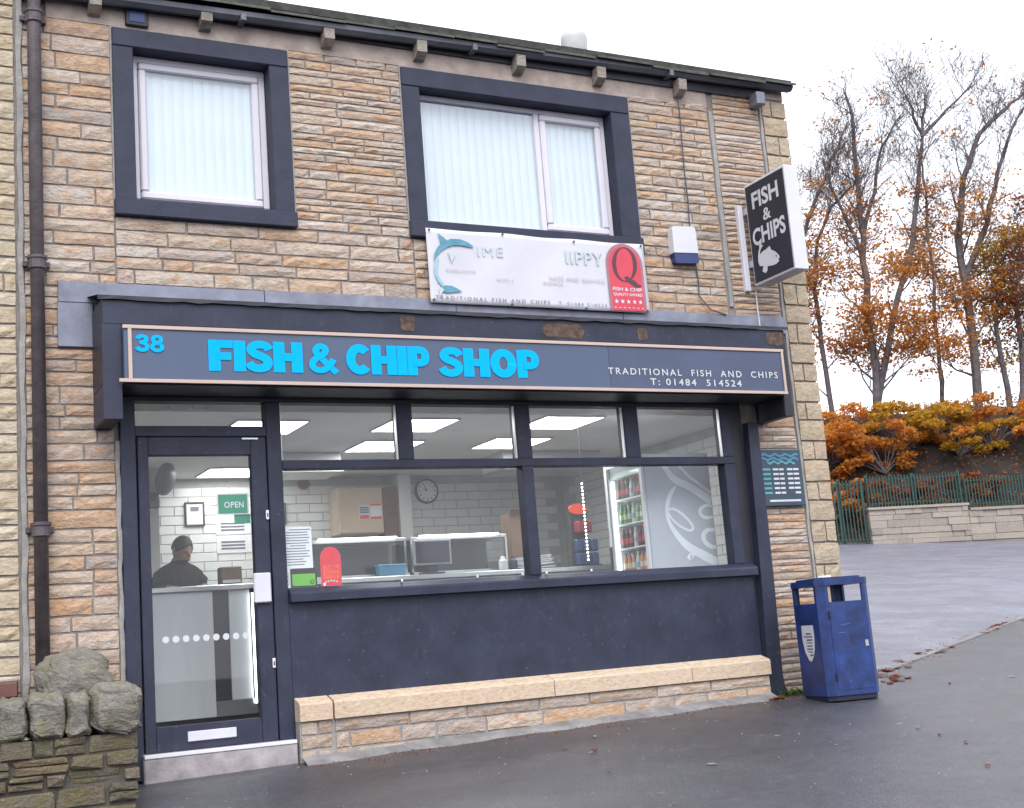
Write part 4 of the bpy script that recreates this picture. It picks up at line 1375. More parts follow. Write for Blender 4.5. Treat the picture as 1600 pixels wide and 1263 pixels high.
# lit ceiling panels
LP = [(2.72, 1.27, 'in the row nearest the window, second from the left', 1), (2.87, 2.41, 'in the second row, left of centre', 1), (4.18, 2.25, 'in the second row, right of centre', 1),
      (4.12, 1.10, 'in the row nearest the window, on the right', 1), (1.37, 1.39, 'near the door post', 1), (1.80, 4.07, 'deep inside, seen through the door glass', 1)]
for x, y, d_, _ in LP:
    t = thing('ceiling_light', (x, y, iz), 'square lit ceiling panel ' + d_, 'ceiling light', 'lit ceiling panels in the shop')
    MB().box(x - .30, x + .30, y - .30, y + .30, iz - .014, iz - .008).build('diffuser', 'lamp', t)
    fr = MB()
    fr.box(x - .315, x + .315, y - .315, y - .301, iz - .018, iz - .0005)
    fr.box(x - .315, x + .315, y + .301, y + .315, iz - .018, iz - .0005)
    fr.box(x - .315, x - .301, y - .301, y + .301, iz - .018, iz - .0005)
    fr.box(x + .301, x + .315, y - .301, y + .301, iz - .018, iz - .0005)
    fr.build('frame', 'sign_white', t)

# serving counter
ct = thing('serving_counter', (2.3, 1.6, 0.0), 'long stainless steel serving counter behind the shop window', 'counter')
MB().box(0.02, 4.72, 1.22, 1.95, 1.165, 1.205, .004).build('worktop', 'steel', ct)
MB().box(0.02, 0.845, 1.27, 1.30, 0.16, 1.160, .003).build('front_panel', 'steel_front', ct)
MB().box(0.855, 0.985, 1.32, 1.35, 0.16, 1.160).build('recess_panel', 'charcoal', ct)
MB().box(0.985, 1.16, 1.30, 1.33, 0.28, 1.160).build('front_panel', 'steel_front', ct)
MB().box(1.20, 4.70, 1.27, 1.30, 0.16, 1.160, .003).build('front_panel', 'steel_front', ct)
MB().box(0.85, 1.19, 1.29, 1.33, 0.16, 0.279).build('kick_panel', 'steel', ct)
MB().box(0.04, 4.70, 1.36, 1.90, 0.0, 0.155).build('plinth', 'charcoal', ct)
MB().box(0.04, 4.70, 1.85, 1.90, 0.16, 1.160).build('rear_panel', 'charcoal', ct)
MB().box(1.165, 1.180, 1.262, 1.269, 0.24, 1.13).build('led_strip', 'led', ct)
# heated display cabinets on it
for a, b, lab in ((1.72, 2.62, 'left'), (2.66, 3.62, 'right')):
    t = thing('display_cabinet', ((a + b) / 2, 1.6, 1.206), lab + ' glass and steel heated display cabinet on the counter', 'cabinet', 'display cabinets on the counter')
    MB().box(a, b, 1.40, 1.85, 1.520, 1.550, .004).build('top', 'steel', t)
    MB().box(a, b, 1.84, 1.87, 1.207, 1.519).build('back', 'charcoal', t)
    MB().box(a, b, 1.36, 1.84, 1.206, 1.235).build('base', 'steel', t)
    MB().box(a + .01, b - .01, 1.405, 1.411, 1.236, 1.519).build('glass_front', 'glass_in', t)
    MB().box(a + .08, b - .10, 1.36, 1.388, 1.545, 1.560).build('reflection_strip', 'led', t)  # glowing strip stands in for lights reflected along the cabinet's top edge
    for x in (a + .01, b - .01):
        MB().box(x - .01, x + .01, 1.40, 1.42, 1.236, 1.5195).build('post', 'steel', t)
t = thing('till', (2.86, 1.30, 1.206), 'grey till with a dark square screen standing on the counter', 'till')
MB().box(2.62, 2.985, 1.245, 1.262, 1.285, 1.508, .006).build('bezel', 'fridge_grey', t)
MB().box(2.642, 2.963, 1.240, 1.2445, 1.303, 1.490).build('screen', 'screen', t)
MB().box(2.76, 2.85, 1.263, 1.31, 1.22, 1.40).build('stand', 'charcoal', t)
MB().box(2.70, 2.91, 1.24, 1.35, 1.206, 1.222, .004).build('foot', 'charcoal', t)
t = thing('plastic_tub', (2.42, 1.29, 1.206), 'pale blue plastic tub on the counter beside the till', 'tub')
mb = MB().prism([(2.30, 1.207), (2.53, 1.207), (2.545, 1.295), (2.285, 1.295)], 'y', 1.24, 1.33)
mb.build('tub_body', 'blue_tub', t)
MB().box(2.28, 2.55, 1.235, 1.335, 1.2955, 1.307, .003).build('lid', 'blue_tub', t)
t = thing('paper_stack', (3.85, 1.42, 1.206), 'loose stack of white wrapping paper on the counter', 'paper')
rr = random.Random(2)
for i in range(7):
    a = rr.uniform(-.04, .04)
    dx = rr.uniform(-.03, .03)
    z0 = 1.207 + i * .016
    MB().add([(3.66 + dx, 1.30, z0 + a * .15), (4.02 + dx, 1.28, z0 + .02 - a * .2), (4.05 + dx, 1.55, z0 + .012), (3.68 + dx, 1.57, z0),
              (3.66 + dx, 1.30, z0 + .012 + a * .15), (4.02 + dx, 1.28, z0 + .032 - a * .2), (4.05 + dx, 1.55, z0 + .024), (3.68 + dx, 1.57, z0 + .012)],
             [(0, 3, 2, 1), (4, 5, 6, 7), (0, 1, 5, 4), (1, 2, 6, 5), (2, 3, 7, 6), (3, 0, 4, 7)]).build('sheet', 'paper', t)
t = thing('cardboard_box', (3.92, 1.75, 1.206), 'brown cardboard box standing up behind the wrapping paper', 'box')
MB().box(3.80, 4.06, 1.66, 1.86, 1.207, 1.76, .004).build('box_body', 'card', t)
MB().add([(3.80, 1.66, 1.761), (4.06, 1.66, 1.761), (4.07, 1.60, 1.80), (3.79, 1.60, 1.80), (3.80, 1.663, 1.764), (4.06, 1.663, 1.764), (4.07, 1.603, 1.803), (3.79, 1.603, 1.803)],
         [(0, 1, 2, 3), (7, 6, 5, 4), (0, 4, 5, 1), (1, 5, 6, 2), (2, 6, 7, 3), (3, 7, 4, 0)]).build('flap', 'card', t)
for x, m_, lab in ((3.50, 'paper', 'white'), (3.60, 'charcoal', 'dark')):
    o = MB().lathe([(0.036, 0.0), (0.040, .01), (0.040, .085), (0.026, .10), (0.020, .125), (0.0005, .13)], (x, 1.27, 1.206), 12).build('salt_shaker', m_)
    tag(o, lab + ' salt or vinegar shaker on the counter edge', 'shaker', 'shakers on the counter')
# snack display at the counter end
t = thing('snack_stand', (4.50, 1.50, 1.206), 'small counter stand with orange red header and blue packets', 'display stand')
MB().box(4.36, 4.62, 1.40, 1.60, 1.207, 1.225).build('base', 'charcoal', t)
MB().box(4.40, 4.58, 1.56, 1.60, 1.226, 1.72).build('back_board', 'charcoal', t)
MB().prism([(4.49 + .105 * math.cos(i * .3142), 1.775 + .052 * math.sin(i * .3142)) for i in range(20)], 'y', 1.545, 1.56).build('header', 'orange_red', t)
for i in range(3):
    for j in range(2):
        MB().box(4.375 + i * .083, 4.45 + i * .083, 1.43, 1.50, 1.228 + j * .13, 1.345 + j * .13, .012).build('packet', 'blue_pack', t)
MB().box(4.42, 4.57, 1.44, 1.545, 1.54, 1.65, .01).build('packet', 'dark_red', t)
t = thing('frying_range', (3.6, 4.2, 0.0), 'long stainless frying range along the tiled back wall', 'frying range')
MB().box(2.25, 5.75, 3.95, 4.34, 0.0, 1.20, .006).build('range_body', 'steel', t)
MB().box(2.25, 5.75, 4.345, 4.40, 1.15, 1.50, .004).build('splashback', 'steel', t)
for i in range(4):
    MB().box(2.45 + i * .82, 3.10 + i * .82, 3.99, 4.30, 1.201, 1.235, .006).build('pan_lid', 'charcoal', t)
    MB().box(2.45 + i * .82, 3.10 + i * .82, 3.935, 3.949, 0.30, 1.05, .004).build('panel', 'steel_front', t)
# string of lights hanging in the window
t = thing('light_string', (4.385, 1.2, 1.25), 'vertical string of small white lights hanging beside the drinks fridge', 'string lights')
MB().tube([(4.36, 1.20, 1.24), (4.36, 1.20, 2.0), (4.36, 1.20, 2.545)], 0.003, 5).build('cord', 'charcoal', t)
bm_ = MB().lathe([(0.0005, -.010), (0.008, -.005), (0.009, .003), (0.0005, .011)], (0, 0, 0), 8).mesh('bulb')
for i in range(22):
    mk('bulb', bm_, 'led', t, at=(4.352, 1.198, 1.26 + i * .034))

# back wall fittings
t = thing('wall_clock', (4.22, 4.57, 2.36), 'round white wall clock with dark rim on the tiled back wall', 'clock')
MB().lathe([(0.145, -.035), (0.145, 0.0)], (4.22, 4.588, 2.365), 28, 'y').build('rim', 'charcoal', t)
MB().lathe([(0.122, -.040), (0.122, -.036)], (4.22, 4.588, 2.365), 28, 'y').build('dial', 'paper', t)
for i in range(12):
    a = i * math.pi / 6
    x, zz = 4.22 + .10 * math.sin(a), 2.365 + .10 * math.cos(a)
    MB().box(x - .007, x + .007, 4.545, 4.547, zz - .009, zz + .009).build('hour_mark', 'ink', t)
for a, l_ in ((rad(-62), .06), (rad(-30), .085)):
    dx, dz = math.sin(a), math.cos(a)
    MB().add([(4.22 - dz * .005, 4.543, 2.365 + dx * .005), (4.22 + dz * .005, 4.543, 2.365 - dx * .005), (4.22 + dx * l_ + dz * .003, 4.543, 2.365 + dz * l_ - dx * .003), (4.22 + dx * l_ - dz * .003, 4.543, 2.365 + dz * l_ + dx * .003)], [(0, 1, 2, 3)]).build('hand', 'ink', t)
t = thing('wall_cabinet', (3.3, 4.45, 1.87), 'cream wall cabinet with red and blue notices on its door', 'cabinet')
MB().box(3.03, 3.56, 4.30, 4.588, 1.87, 2.39, .006).build('carcass', 'cream', t)
MB().box(3.04, 3.55, 4.284, 4.2995, 1.88, 2.38, .004).build('cabinet_door', 'cream', t)
MB().box(3.27, 3.385, 4.280, 4.2835, 2.03, 2.18).build('notice_sheet', 'paper', t)
MB().box(3.40, 3.535, 4.280, 4.2835, 2.03, 2.20).build('notice_sheet', 'paper', t)
for i in range(4):
    MB().box(3.275, 3.38, 4.2775, 4.2797, 2.095 + i * .020, 2.107 + i * .020).build('printed_line', 'blue_pack', t)
MB().box(3.275, 3.38, 4.2775, 4.2797, 2.035, 2.075).build('printed_line', 'red', t)
MB().box(3.402, 3.533, 4.2775, 4.2797, 2.180, 2.198).build('printed_line', 'red', t)
MB().box(3.402, 3.533, 4.2775, 4.2797, 2.032, 2.055).build('printed_line', 'red', t)
pl = struct(MB().box(3.78, 3.93, 4.35, 4.588, 0.0, iz - .003).build('shop_pillar', 'tile'))
MB().box(3.60, 3.775, 4.40, 4.588, 1.2, 2.40).build('dark_duct', 'card', t)
for (a, b, z0, z1, lab) in ((1.41, 1.62, 2.04, 2.30, 'framed certificate on the back wall seen through the door'), (2.30, 2.52, 2.03, 2.27, 'framed certificate on the back wall just inside the window corner')):
    t = thing('picture_frame', ((a + b) / 2, 4.58, z0), lab, 'picture frame', 'framed certificates')
    ring(MB(), a, b, 4.562, 4.588, z0, z1, .018, .004).build('frame', 'charcoal', t)
    MB().box(a + .018, b - .018, 4.576, 4.586, z0 + .018, z1 - .018).build('certificate', 'paper', t)
    MB().box(a + .06, b - .06, 4.573, 4.5755, z1 - .10, z1 - .05).build('seal', 'ink_grey', t)
t = thing('price_list', (1.92, 4.58, 1.72), 'white price list sheets with dark lines on the back wall', 'notice')
for (a, b, z0, z1) in ((1.74, 2.12, 1.74, 1.93), (1.74, 2.12, 1.94, 2.20)):
    MB().box(a, b, 4.580, 4.587, z0, z1).build('sheet', 'paper', t)
    for i in range(3):
        MB().box(a + .05, b - .07, 4.577, 4.5797, z0 + .04 + i * .035, z0 + .058 + i * .035).build('printed_line', 'ink_grey', t)
t = thing('wall_fan', (0.98, 3.45, 2.2), 'dark oval wall fan in the upper corner behind the door', 'fan')
mb = MB().lathe([(0.02, -.05), (0.12, -.045), (0.16, -.02), (0.165, 0.0), (0.155, .02), (0.03, .045)], (0, 0, 0), 20, 'y')
o = mb.build('fan_guard', 'charcoal', t, smooth=True, at=(0.98, 3.5, 2.40))
o.rotation_euler = (rad(15), 0, rad(48))
MB().tube([(0.98, 3.52, 2.40), (0.95, 3.60, 2.30), (0.90, 3.70, 2.22)], .018, 8).build('fan_arm', 'charcoal', t)
MB().box(0.84, 0.96, 3.70, 3.74, 2.14, 2.30, .008).build('mount', 'charcoal', t)
MB().box(0.55, 0.96, 3.7405, 3.80, 0.0, iz - .003).build('partition_post', 'wall_in', t)
t = thing('till_roll_box', (1.35, 1.5, 1.206), 'small brown box on the counter by the door', 'box')
MB().box(0.985, 1.165, 1.52, 1.64, 1.207, 1.37, .006).build('box_body', 'card', t)
MB().box(1.00, 1.15, 1.516, 1.5195, 1.235, 1.26).build('printed_line', 'paper', t)
for x0, x1, lab in ((1.95, 2.55, 'left'), (4.35, 5.55, 'right')):
    t = thing('extractor_hood', ((x0 + x1) / 2, 2.9, 2.36), 'white extractor hood hanging below the shop ceiling on the ' + lab, 'extractor hood', 'extractor hoods')
    MB().prism([(2.75, 2.37), (3.3, 2.37), (3.3, 2.546), (2.80, 2.546)], 'x', x0, x1).build('hood_body', 'sign_white', t)
    MB().box(x0 - .01, x1 + .01, 2.735, 3.31, 2.345, 2.369).build('rim', 'steel', t)
t = thing('alarm_sounder', (2.72, 4.57, 2.42), 'small dark red alarm sounder high on the back wall', 'alarm')
MB().lathe([(0.055, -.06), (0.060, -.02), (0.065, 0.0)], (2.74, 4.585, 2.475), 16, 'y').build('sounder_body', 'dark_red', t)
MB().lathe([(0.040, -.068), (0.045, -.0605)], (2.74, 4.585, 2.475), 16, 'y').build('sounder_cap', 'charcoal', t)

# drinks fridge at the right-hand window
fg = thing('drinks_fridge', (4.85, 0.66, 0.0), 'tall grey drinks fridge with white script logo against the right window', 'fridge')
fx0, fx1, fy0, fy1, fz1 = 4.50, 5.20, 0.335, 0.99, 2.12
MB().box(fx0, fx1, fy0, fy0 + .03, 0.06, fz1, .006).build('side_panel', 'fridge_grey', fg)
MB().box(fx0, fx1, fy1 - .03, fy1, 0.06, fz1, .006).build('side_panel', 'fridge_grey', fg)
MB().box(fx1 - .03, fx1 - .001, fy0 + .031, fy1 - .031, 0.06, fz1 - .001).build('back_panel', 'fridge_in', fg)
MB().box(fx0 + .02, fx1 - .031, fy0 + .031, fy1 - .031, fz1 - .15, fz1 - .001).build('top_panel', 'fridge_in', fg)
MB().box(fx0 + .02, fx1 - .031, fy0 + .031, fy1 - .031, 0.06, 0.30).build('base_panel', 'charcoal', fg)
MB().box(fx0 + .03, fx0 + .045, fy0 + .036, fy0 + .056, 0.32, fz1 - .17).build('light_tube', 'led', fg)
MB().box(fx0 + .03, fx0 + .045, fy1 - .056, fy1 - .036, 0.32, fz1 - .17).build('light_tube', 'led', fg)
shz = (0.62, 0.92, 1.10, 1.325, 1.545, 1.775)
for zz in shz:
    MB().box(fx0 + .05, fx1 - .04, fy0 + .033, fy1 - .033, zz - .012, zz).build('shelf', 'fridge_in', fg)
dr = ring(MB(), 0, 1, 0, 1, 0, 1, 0.01) if False else MB()
dr.box(fx0 - .03, fx0 - .004, fy0 + .005, fy0 + .05, 0.08, fz1 - .01, .003)
dr.box(fx0 - .03, fx0 - .004, fy1 - .05, fy1 - .005, 0.08, fz1 - .01, .003)
dr.box(fx0 - .03, fx0 - .004, fy0 + .05, fy1 - .05, fz1 - .06, fz1 - .01, .003)
dr.box(fx0 - .03, fx0 - .004, fy0 + .05, fy1 - .05, 0.08, 0.14, .003)
fd = dr.build('fridge_door', 'sign_white', fg)
MB().box(fx0 - .020, fx0 - .014, fy0 + .05, fy1 - .05, 0.14, fz1 - .06).build('pane', 'glass_in', fd)
MB().box(fx0 - .052, fx0 - .031, fy1 - .045, fy1 - .02, 1.05, 1.35, .005).build('handle', 'charcoal', fd)
# white script lettering on the side panel
def stroke(name, pts, ws, mat, parent, y):
    V, F = [], []
    n = len(pts)
    # smooth the polyline
    P = []
    W = []
    for i in range(n - 1):
        p0, p1, p2, p3 = pts[max(i - 1, 0)], pts[i], pts[i + 1], pts[min(i + 2, n - 1)]
        for s in range(6):
            t = s / 6
            q = tuple(0.5 * ((2 * p1[k]) + (-p0[k] + p2[k]) * t + (2 * p0[k] - 5 * p1[k] + 4 * p2[k] - p3[k]) * t * t + (-p0[k] + 3 * p1[k] - 3 * p2[k] + p3[k]) * t ** 3) for k in (0, 1))
            P.append(q)
            W.append(ws[i] * (1 - t) + ws[i + 1] * t)
    P.append(pts[-1])
    W.append(ws[-1])
    for i, p in enumerate(P):
        a, b = P[max(i - 1, 0)], P[min(i + 1, len(P) - 1)]
        dx, dz = b[0] - a[0], b[1] - a[1]
        l_ = math.hypot(dx, dz) or 1
        nx_, nz_ = -dz / l_ * W[i] / 2, dx / l_ * W[i] / 2
        V += [(min(p[0] + nx_, fx1 - .004), y, p[1] + nz_), (min(p[0] - nx_, fx1 - .004), y, p[1] - nz_)]
    for i in range(len(P) - 1):
        F.append((2 * i, 2 * i + 2, 2 * i + 3, 2 * i + 1))
    me = bpy.data.meshes.new(name)
    me.from_pydata(V, [], F)
    return mk(name, me, mat, parent)
yl = fy0 - .002
stroke('script_logo', [(4.813, 1.822), (4.745, 1.738), (4.703, 1.629), (4.704, 1.52), (4.763, 1.409), (4.879, 1.283), (5.058, 1.185), (5.195, 1.120)], [.025, .045, .04, .03, .05, .075, .085, .08], 'fridge_logo', fg, yl)
stroke('script_logo', [(4.705, 1.60), (4.76, 1.62), (4.86, 1.565), (4.94, 1.485), (4.955, 1.430), (4.90, 1.425), (4.80, 1.475), (4.73, 1.545), (4.705, 1.60)], [.02, .022, .026, .026, .024, .022, .02, .02, .02], 'fridge_logo', fg, yl - .001)
stroke('script_logo', [(4.700, 2.02), (4.806, 1.884), (4.973, 1.807), (5.195, 1.675)], [.05, .065, .07, .085], 'fridge_logo', fg, yl - .002)
stroke('script_logo', [(4.85, 2.03), (4.957, 1.919), (5.08, 1.83), (5.19, 1.752)], [.02, .03, .03, .03], 'fridge_logo', fg, yl - .0015)
stroke('script_logo', [(5.19, 1.630), (5.12, 1.640), (5.055, 1.600), (5.060, 1.555), (5.11, 1.53), (5.19, 1.535)], [.02, .03, .034, .034, .03, .02], 'fridge_logo', fg, yl - .0005)
stroke('script_logo', [(5.19, 1.418), (5.11, 1.415), (5.060, 1.370), (5.075, 1.31), (5.13, 1.27), (5.19, 1.26)], [.03, .04, .045, .045, .04, .03], 'fridge_logo', fg, yl - .0005)
stroke('script_logo', [(4.875, 1.165), (4.905, 1.195), (4.93, 1.175)], [.04, .05, .04], 'fridge_logo', fg, yl - .0005)
# bottles and cans on the shelves
def bottle_mat(name, col, label, cap):
    m, nt, b = new_mat(name)
    tc = nt.nodes.new("ShaderNodeTexCoord")
    sx = nt.nodes.new("ShaderNodeSeparateXYZ")
    nt.links.new(tc.outputs['Generated'], sx.inputs[0])
    rp = ramp(nt, [(0.0, col), (0.22, label), (0.48, col), (0.90, cap)], 'CONSTANT')
    nt.links.new(sx.outputs[2], rp.inputs[0])
    nt.links.new(rp.outputs[0], b.inputs['Base Color'])
    b.inputs['Roughness'].default_value = 0.2
    return m
M['bot_red'] = bottle_mat('red_drink', (0.10, 0.025, 0.02), (0.55, 0.05, 0.06), (0.6, 0.05, 0.05))
M['bot_green'] = bottle_mat('green_drink', (0.16, 0.30, 0.10), (0.62, 0.66, 0.45), (0.10, 0.30, 0.10))
M['bot_orange'] = bottle_mat('orange_drink', (0.55, 0.20, 0.06), (0.65, 0.55, 0.45), (0.15, 0.15, 0.4))
M['bot_clear'] = bottle_mat('clear_drink', (0.60, 0.63, 0.65), (0.25, 0.40, 0.60), (0.8, 0.8, 0.8))
bprof = [(0.022, 0.0), (0.024, .01), (0.024, .10), (0.019, .125), (0.010, .15), (0.010, .168), (0.012, .169), (0.012, .18), (0.0005, .182)]
bmesh_b = MB().lathe(bprof, (0, 0, 0), 10).mesh('drink_bottle')
shelf_names = ['bottom', 'second lowest', 'third lowest', 'middle', 'fourth', 'top']
cols = ['bot_red', 'bot_clear', 'bot_orange', 'bot_red', 'bot_green', 'bot_red']
words = ['red', 'clear', 'orange', 'red', 'green', 'red']
for si in range(1, 6):
    for c_ in range(2):
        for k_ in range(8):
            mname = cols[si] if (k_ + c_) % 4 else 'bot_clear'
            me = bpy.data.meshes.get('drink_' + mname)
            if me is None:
                me = bmesh_b.copy()
                me.name = 'drink_' + mname
                me.materials.clear()
                me.materials.append(M[mname])
            o = mk('drink_bottle', me, mname, None, at=(fx0 + .085 + c_ * .075, fy0 + .085 + k_ * .070, shz[si]))
            for p in me.polygons:
                p.use_smooth = True
            lab = ('small bottle with ' + words[si] + ' label' if mname != 'bot_clear' else 'small clear bottle') + ' on the ' + shelf_names[si] + ' fridge shelf'
            tag(o, lab, 'bottle', 'bottles on the %s fridge shelf, %s' % (shelf_names[si], 'labelled' if mname != 'bot_clear' else 'clear'))

# ------------------------------------------------------------------ person behind the counter
def remeshed(name, mb, voxel, mat):
    me = mb.mesh(name)
    o = bpy.data.objects.new(name, me)
    COL.objects.link(o)
    md = o.modifiers.new('r', 'REMESH')
    md.mode = 'VOXEL'
    md.voxel_size = voxel
    sm = o.modifiers.new('s', 'SMOOTH')
    sm.factor = 0.5
    sm.iterations = 4
    dg = bpy.context.evaluated_depsgraph_get()
    out = bpy.data.meshes.new_from_object(o.evaluated_get(dg))
    bpy.data.objects.remove(o)
    out.name = name
    return out

def ellipsoid(mb, c, r, rot=None, n=14, m=10):
    V, F = [], []
    R_ = rot or Matrix.Identity(3)
    for j in range(m + 1):
        ph = math.pi * j / m
        for i in range(n):
            t = 2 * math.pi * i / n
            p = R_ @ Vector((r[0] * math.sin(ph) * math.cos(t), r[1] * math.sin(ph) * math.sin(t), r[2] * math.cos(ph)))
            V.append((c[0] + p.x, c[1] + p.y, c[2] + p.z))
    for j in range(m):
        for i in range(n):
            a, b = j * n + i, j * n + (i + 1) % n
            F.append((a, b, b + n, a + n))
    mb.add(V, F)

pn = thing('person', (0.75, 2.12, 0.0), 'person with short dark hair in a black top looking down behind the counter', 'person')
px, py = 0.755, 2.10
body = MB()
# torso as stacked ellipses
sec = [(0.86, .165, .115, 0), (0.98, .160, .110, 0), (1.10, .165, .115, 0), (1.22, .185, .120, -.01), (1.31, .215, .125, -.02), (1.38, .215, .110, -.03), (1.43, .15, .09, -.04), (1.47, .065, .06, -.05), (1.50, .058, .058, -.06)]
V, F = [], []
n = 20
for zz, a, b, dy in sec:
    for i in range(n):
        t = 2 * math.pi * i / n
        V.append((px + a * math.cos(t), py + dy + b * math.sin(t), zz))
for j in range(len(sec) - 1):
    for i in range(n):
        a, b = j * n + i, j * n + (i + 1) % n
        F.append((a, b, b + n, a + n))
F += [tuple(range(n))[::-1], tuple((len(sec) - 1) * n + i for i in range(n))]
body.add(V, F)
for s in (-1, 1):
    body.tube([(px + s * .13, py - .03, 1.350), (px + s * .195, py - .03, 1.30), (px + s * .225, py - .02, 1.09), (px + s * .19, py - .18, 1.225), (px + s * .14, py - .30, 1.235)], [.070, .066, .054, .045, .034], 12)
    body.tube([(px + s * .09, py, 0.92), (px + s * .10, py - .01, 0.52), (px + s * .105, py + .01, 0.12), (px + s * .105, py, 0.06)], [.095, .072, .052, .05], 12)
    body.add(*(lambda q: (q.v, q.f))(MB().box(px + s * .105 - .05, px + s * .105 + .05, py - .19, py + .06, 0.002, 0.08, .02)))
# head bowed, turned to its left
hr = Matrix.Rotation(rad(28), 3, 'Z') @ Matrix.Rotation(rad(26), 3, 'X')
hc = Vector((px + .025, py - .10, 1.575))
body.tube([(px, py - .05, 1.44), hc[:]], [.062, .055], 12)
ellipsoid(body, hc, (.076, .098, .112), hr)
ellipsoid(body, hc + hr @ Vector((0, -.045, -.05)), (.058, .060, .065), hr)          # jaw
ellipsoid(body, hc + hr @ Vector((0, -.103, -.012)), (.013, .020, .024), hr, 8, 6)    # nose
for s in (-1, 1):
    ellipsoid(body, hc + hr @ Vector((s * .077, .008, -.01)), (.010, .022, .032), hr, 8, 6)   # ears
# hands with fingers on the counter
for s in (-1, 1):
    wx, wy, wz = px + s * .14, py - .30, 1.235
    ellipsoid(body, (wx - s * .005, wy - .045, wz - .004), (.040, .050, .018), None, 10, 8)
    for k_, (fx, ln) in enumerate(((-.030, .060), (-.010, .072), (.010, .068), (.030, .052))):
        body.tube([(wx + fx, wy - .075, wz), (wx + fx * 1.1, wy - .075 - ln * .55, wz - .002), (wx + fx * 1.1, wy - .075 - ln, wz - .016)], [.0095, .009, .007], 8)
    body.tube([(wx - s * .030, wy - .03, wz), (wx - s * .060, wy - .055, wz - .004), (wx - s * .066, wy - .085, wz - .014)], [.011, .010, .008], 8)
pme = remeshed('body', body, 0.0085, None)
pme.materials.append(M['cloth'])
pme.materials.append(M['skin'])
pme.materials.append(M['charcoal'])
for p in pme.polygons:
    c = p.center
    hand = c.y < py - .305 and c.z < 1.30
    p.material_index = 1 if (c.z > 1.475 or hand) else (2 if c.z < .92 else 0)
    p.use_smooth = True
mk('body', pme, None, pn)
hb_ = MB()
V, F = [], []
n, m = 20, 9
for j in range(m + 1):
    ph = rad(100) * j / m
    for i in range(n):
        t = 2 * math.pi * i / n
        front = max(0, -math.sin(t))
        ph2 = ph * (1 - .42 * front ** 2)
        p = hc + hr @ Vector((.083 * math.sin(ph2) * math.cos(t), .106 * math.sin(ph2) * math.sin(t) + .004, .120 * math.cos(ph2)))
        V.append(p[:])
for j in range(m):
    for i in range(n):
        a, b = j * n + i, j * n + (i + 1) % n
        F.append((a, b, b + n, a + n))
hb_.add(V, F).build('hair', 'hair', pn, smooth=True)
for s in (-1, 1):
    mb = MB()
    ellipsoid(mb, hc + hr @ Vector((s * .030, -.088, .006)), (.011, .008, .007), hr, 8, 6)
    mb.build('eye', 'black', pn)
mb = MB()
ellipsoid(mb, hc + hr @ Vector((0, -.100, -.062)), (.024, .007, .006), hr, 8, 6)
mb.build('mouth', 'dark_red', pn)

# ================================================================== LITTER BIN
bi = thing('litter_bin', (5.31, -0.85, ground_z(5.31, -.85)), 'blue metal litter bin with open slots and white label by the corner', 'litter bin')
BA = rad(-10)
E1 = Vector((math.cos(BA), math.sin(BA), 0))
E2 = Vector((-math.sin(BA), math.cos(BA), 0))
B0 = Vector((5.31, -0.85, ground_z(5.5, -.7)))
BW, BD, BH = 0.485, 0.50, 1.0
def bpt(u, v, zz, lean=0.0):
    return tuple(B0 + E1 * u + E2 * v + Vector((0, 0, zz)))
def bin_prism(poly, z0, z1, name, mat, parent=None):
    n = len(poly)
    V = [bpt(p[0], p[1], z0) for p in poly] + [bpt(p[0], p[1], z1) for p in poly]
    F = [tuple(range(n))[::-1], tuple(range(n, 2 * n))] + [(i, (i + 1) % n, (i + 1) % n + n, i + n) for i in range(n)]
    mb = MB().add(V, F)
    return mb.build(name, mat, parent or bi)
def chamf(a, b, c, d, k):
    return [(a + k, c), (b - k, c), (b, c + k), (b, d - k), (b - k, d), (a + k, d), (a, d - k), (a, c + k)]
bin_prism(chamf(.012, BW - .012, .012, BD - .012, .05), 0.0, 0.05, 'foot', 'bin_dark')
# body shell with an open top rim
def shell(o_, i_, z0, z1, name, mat):
    n = len(o_)
    V = [bpt(p[0], p[1], z0) for p in o_] + [bpt(p[0], p[1], z1) for p in o_] + [bpt(p[0], p[1], z1) for p in i_] + [bpt(p[0], p[1], z0) for p in i_]
    F = []
    for i in range(n):
        j = (i + 1) % n
        F += [(i, j, j + n, i + n), (i + n, j + n, j + 2 * n, i + 2 * n), (i + 2 * n, j + 2 * n, j + 3 * n, i + 3 * n), (i + 3 * n, j + 3 * n, j, i)]
    return MB().add(V, F).build(name, mat, bi)
shell(chamf(0, BW, 0, BD, .055), chamf(.022, BW - .022, .022, BD - .022, .05), 0.04, 0.795, 'bin_body', 'bin')
bin_prism(chamf(.03, BW - .03, .03, BD - .03, .05), 0.06, 0.62, 'liner', 'bin_dark')
# corner posts and top
for cu, cv in ((0, 0), (BW, 0), (BW, BD), (0, BD)):
    su, sv = (1 if cu == 0 else -1), (1 if cv == 0 else -1)
    poly = [(cu + su * .055, cv), (cu + su * .085, cv), (cu + su * .085, cv + sv * .02), (cu + su * .06, cv + sv * .022), (cu + su * .022, cv + sv * .06), (cu + su * .02, cv + sv * .085), (cu, cv + sv * .085), (cu, cv + sv * .055)]
    bin_prism(poly, 0.794, 0.935, 'corner_post', 'bin')
bin_prism(chamf(-.006, BW + .006, -.006, BD + .006, .06), 0.934, 0.985, 'lid', 'bin')
bin_prism(chamf(.03, BW - .03, .03, BD - .03, .06), 0.985, 1.0, 'lid_cap', 'bin')
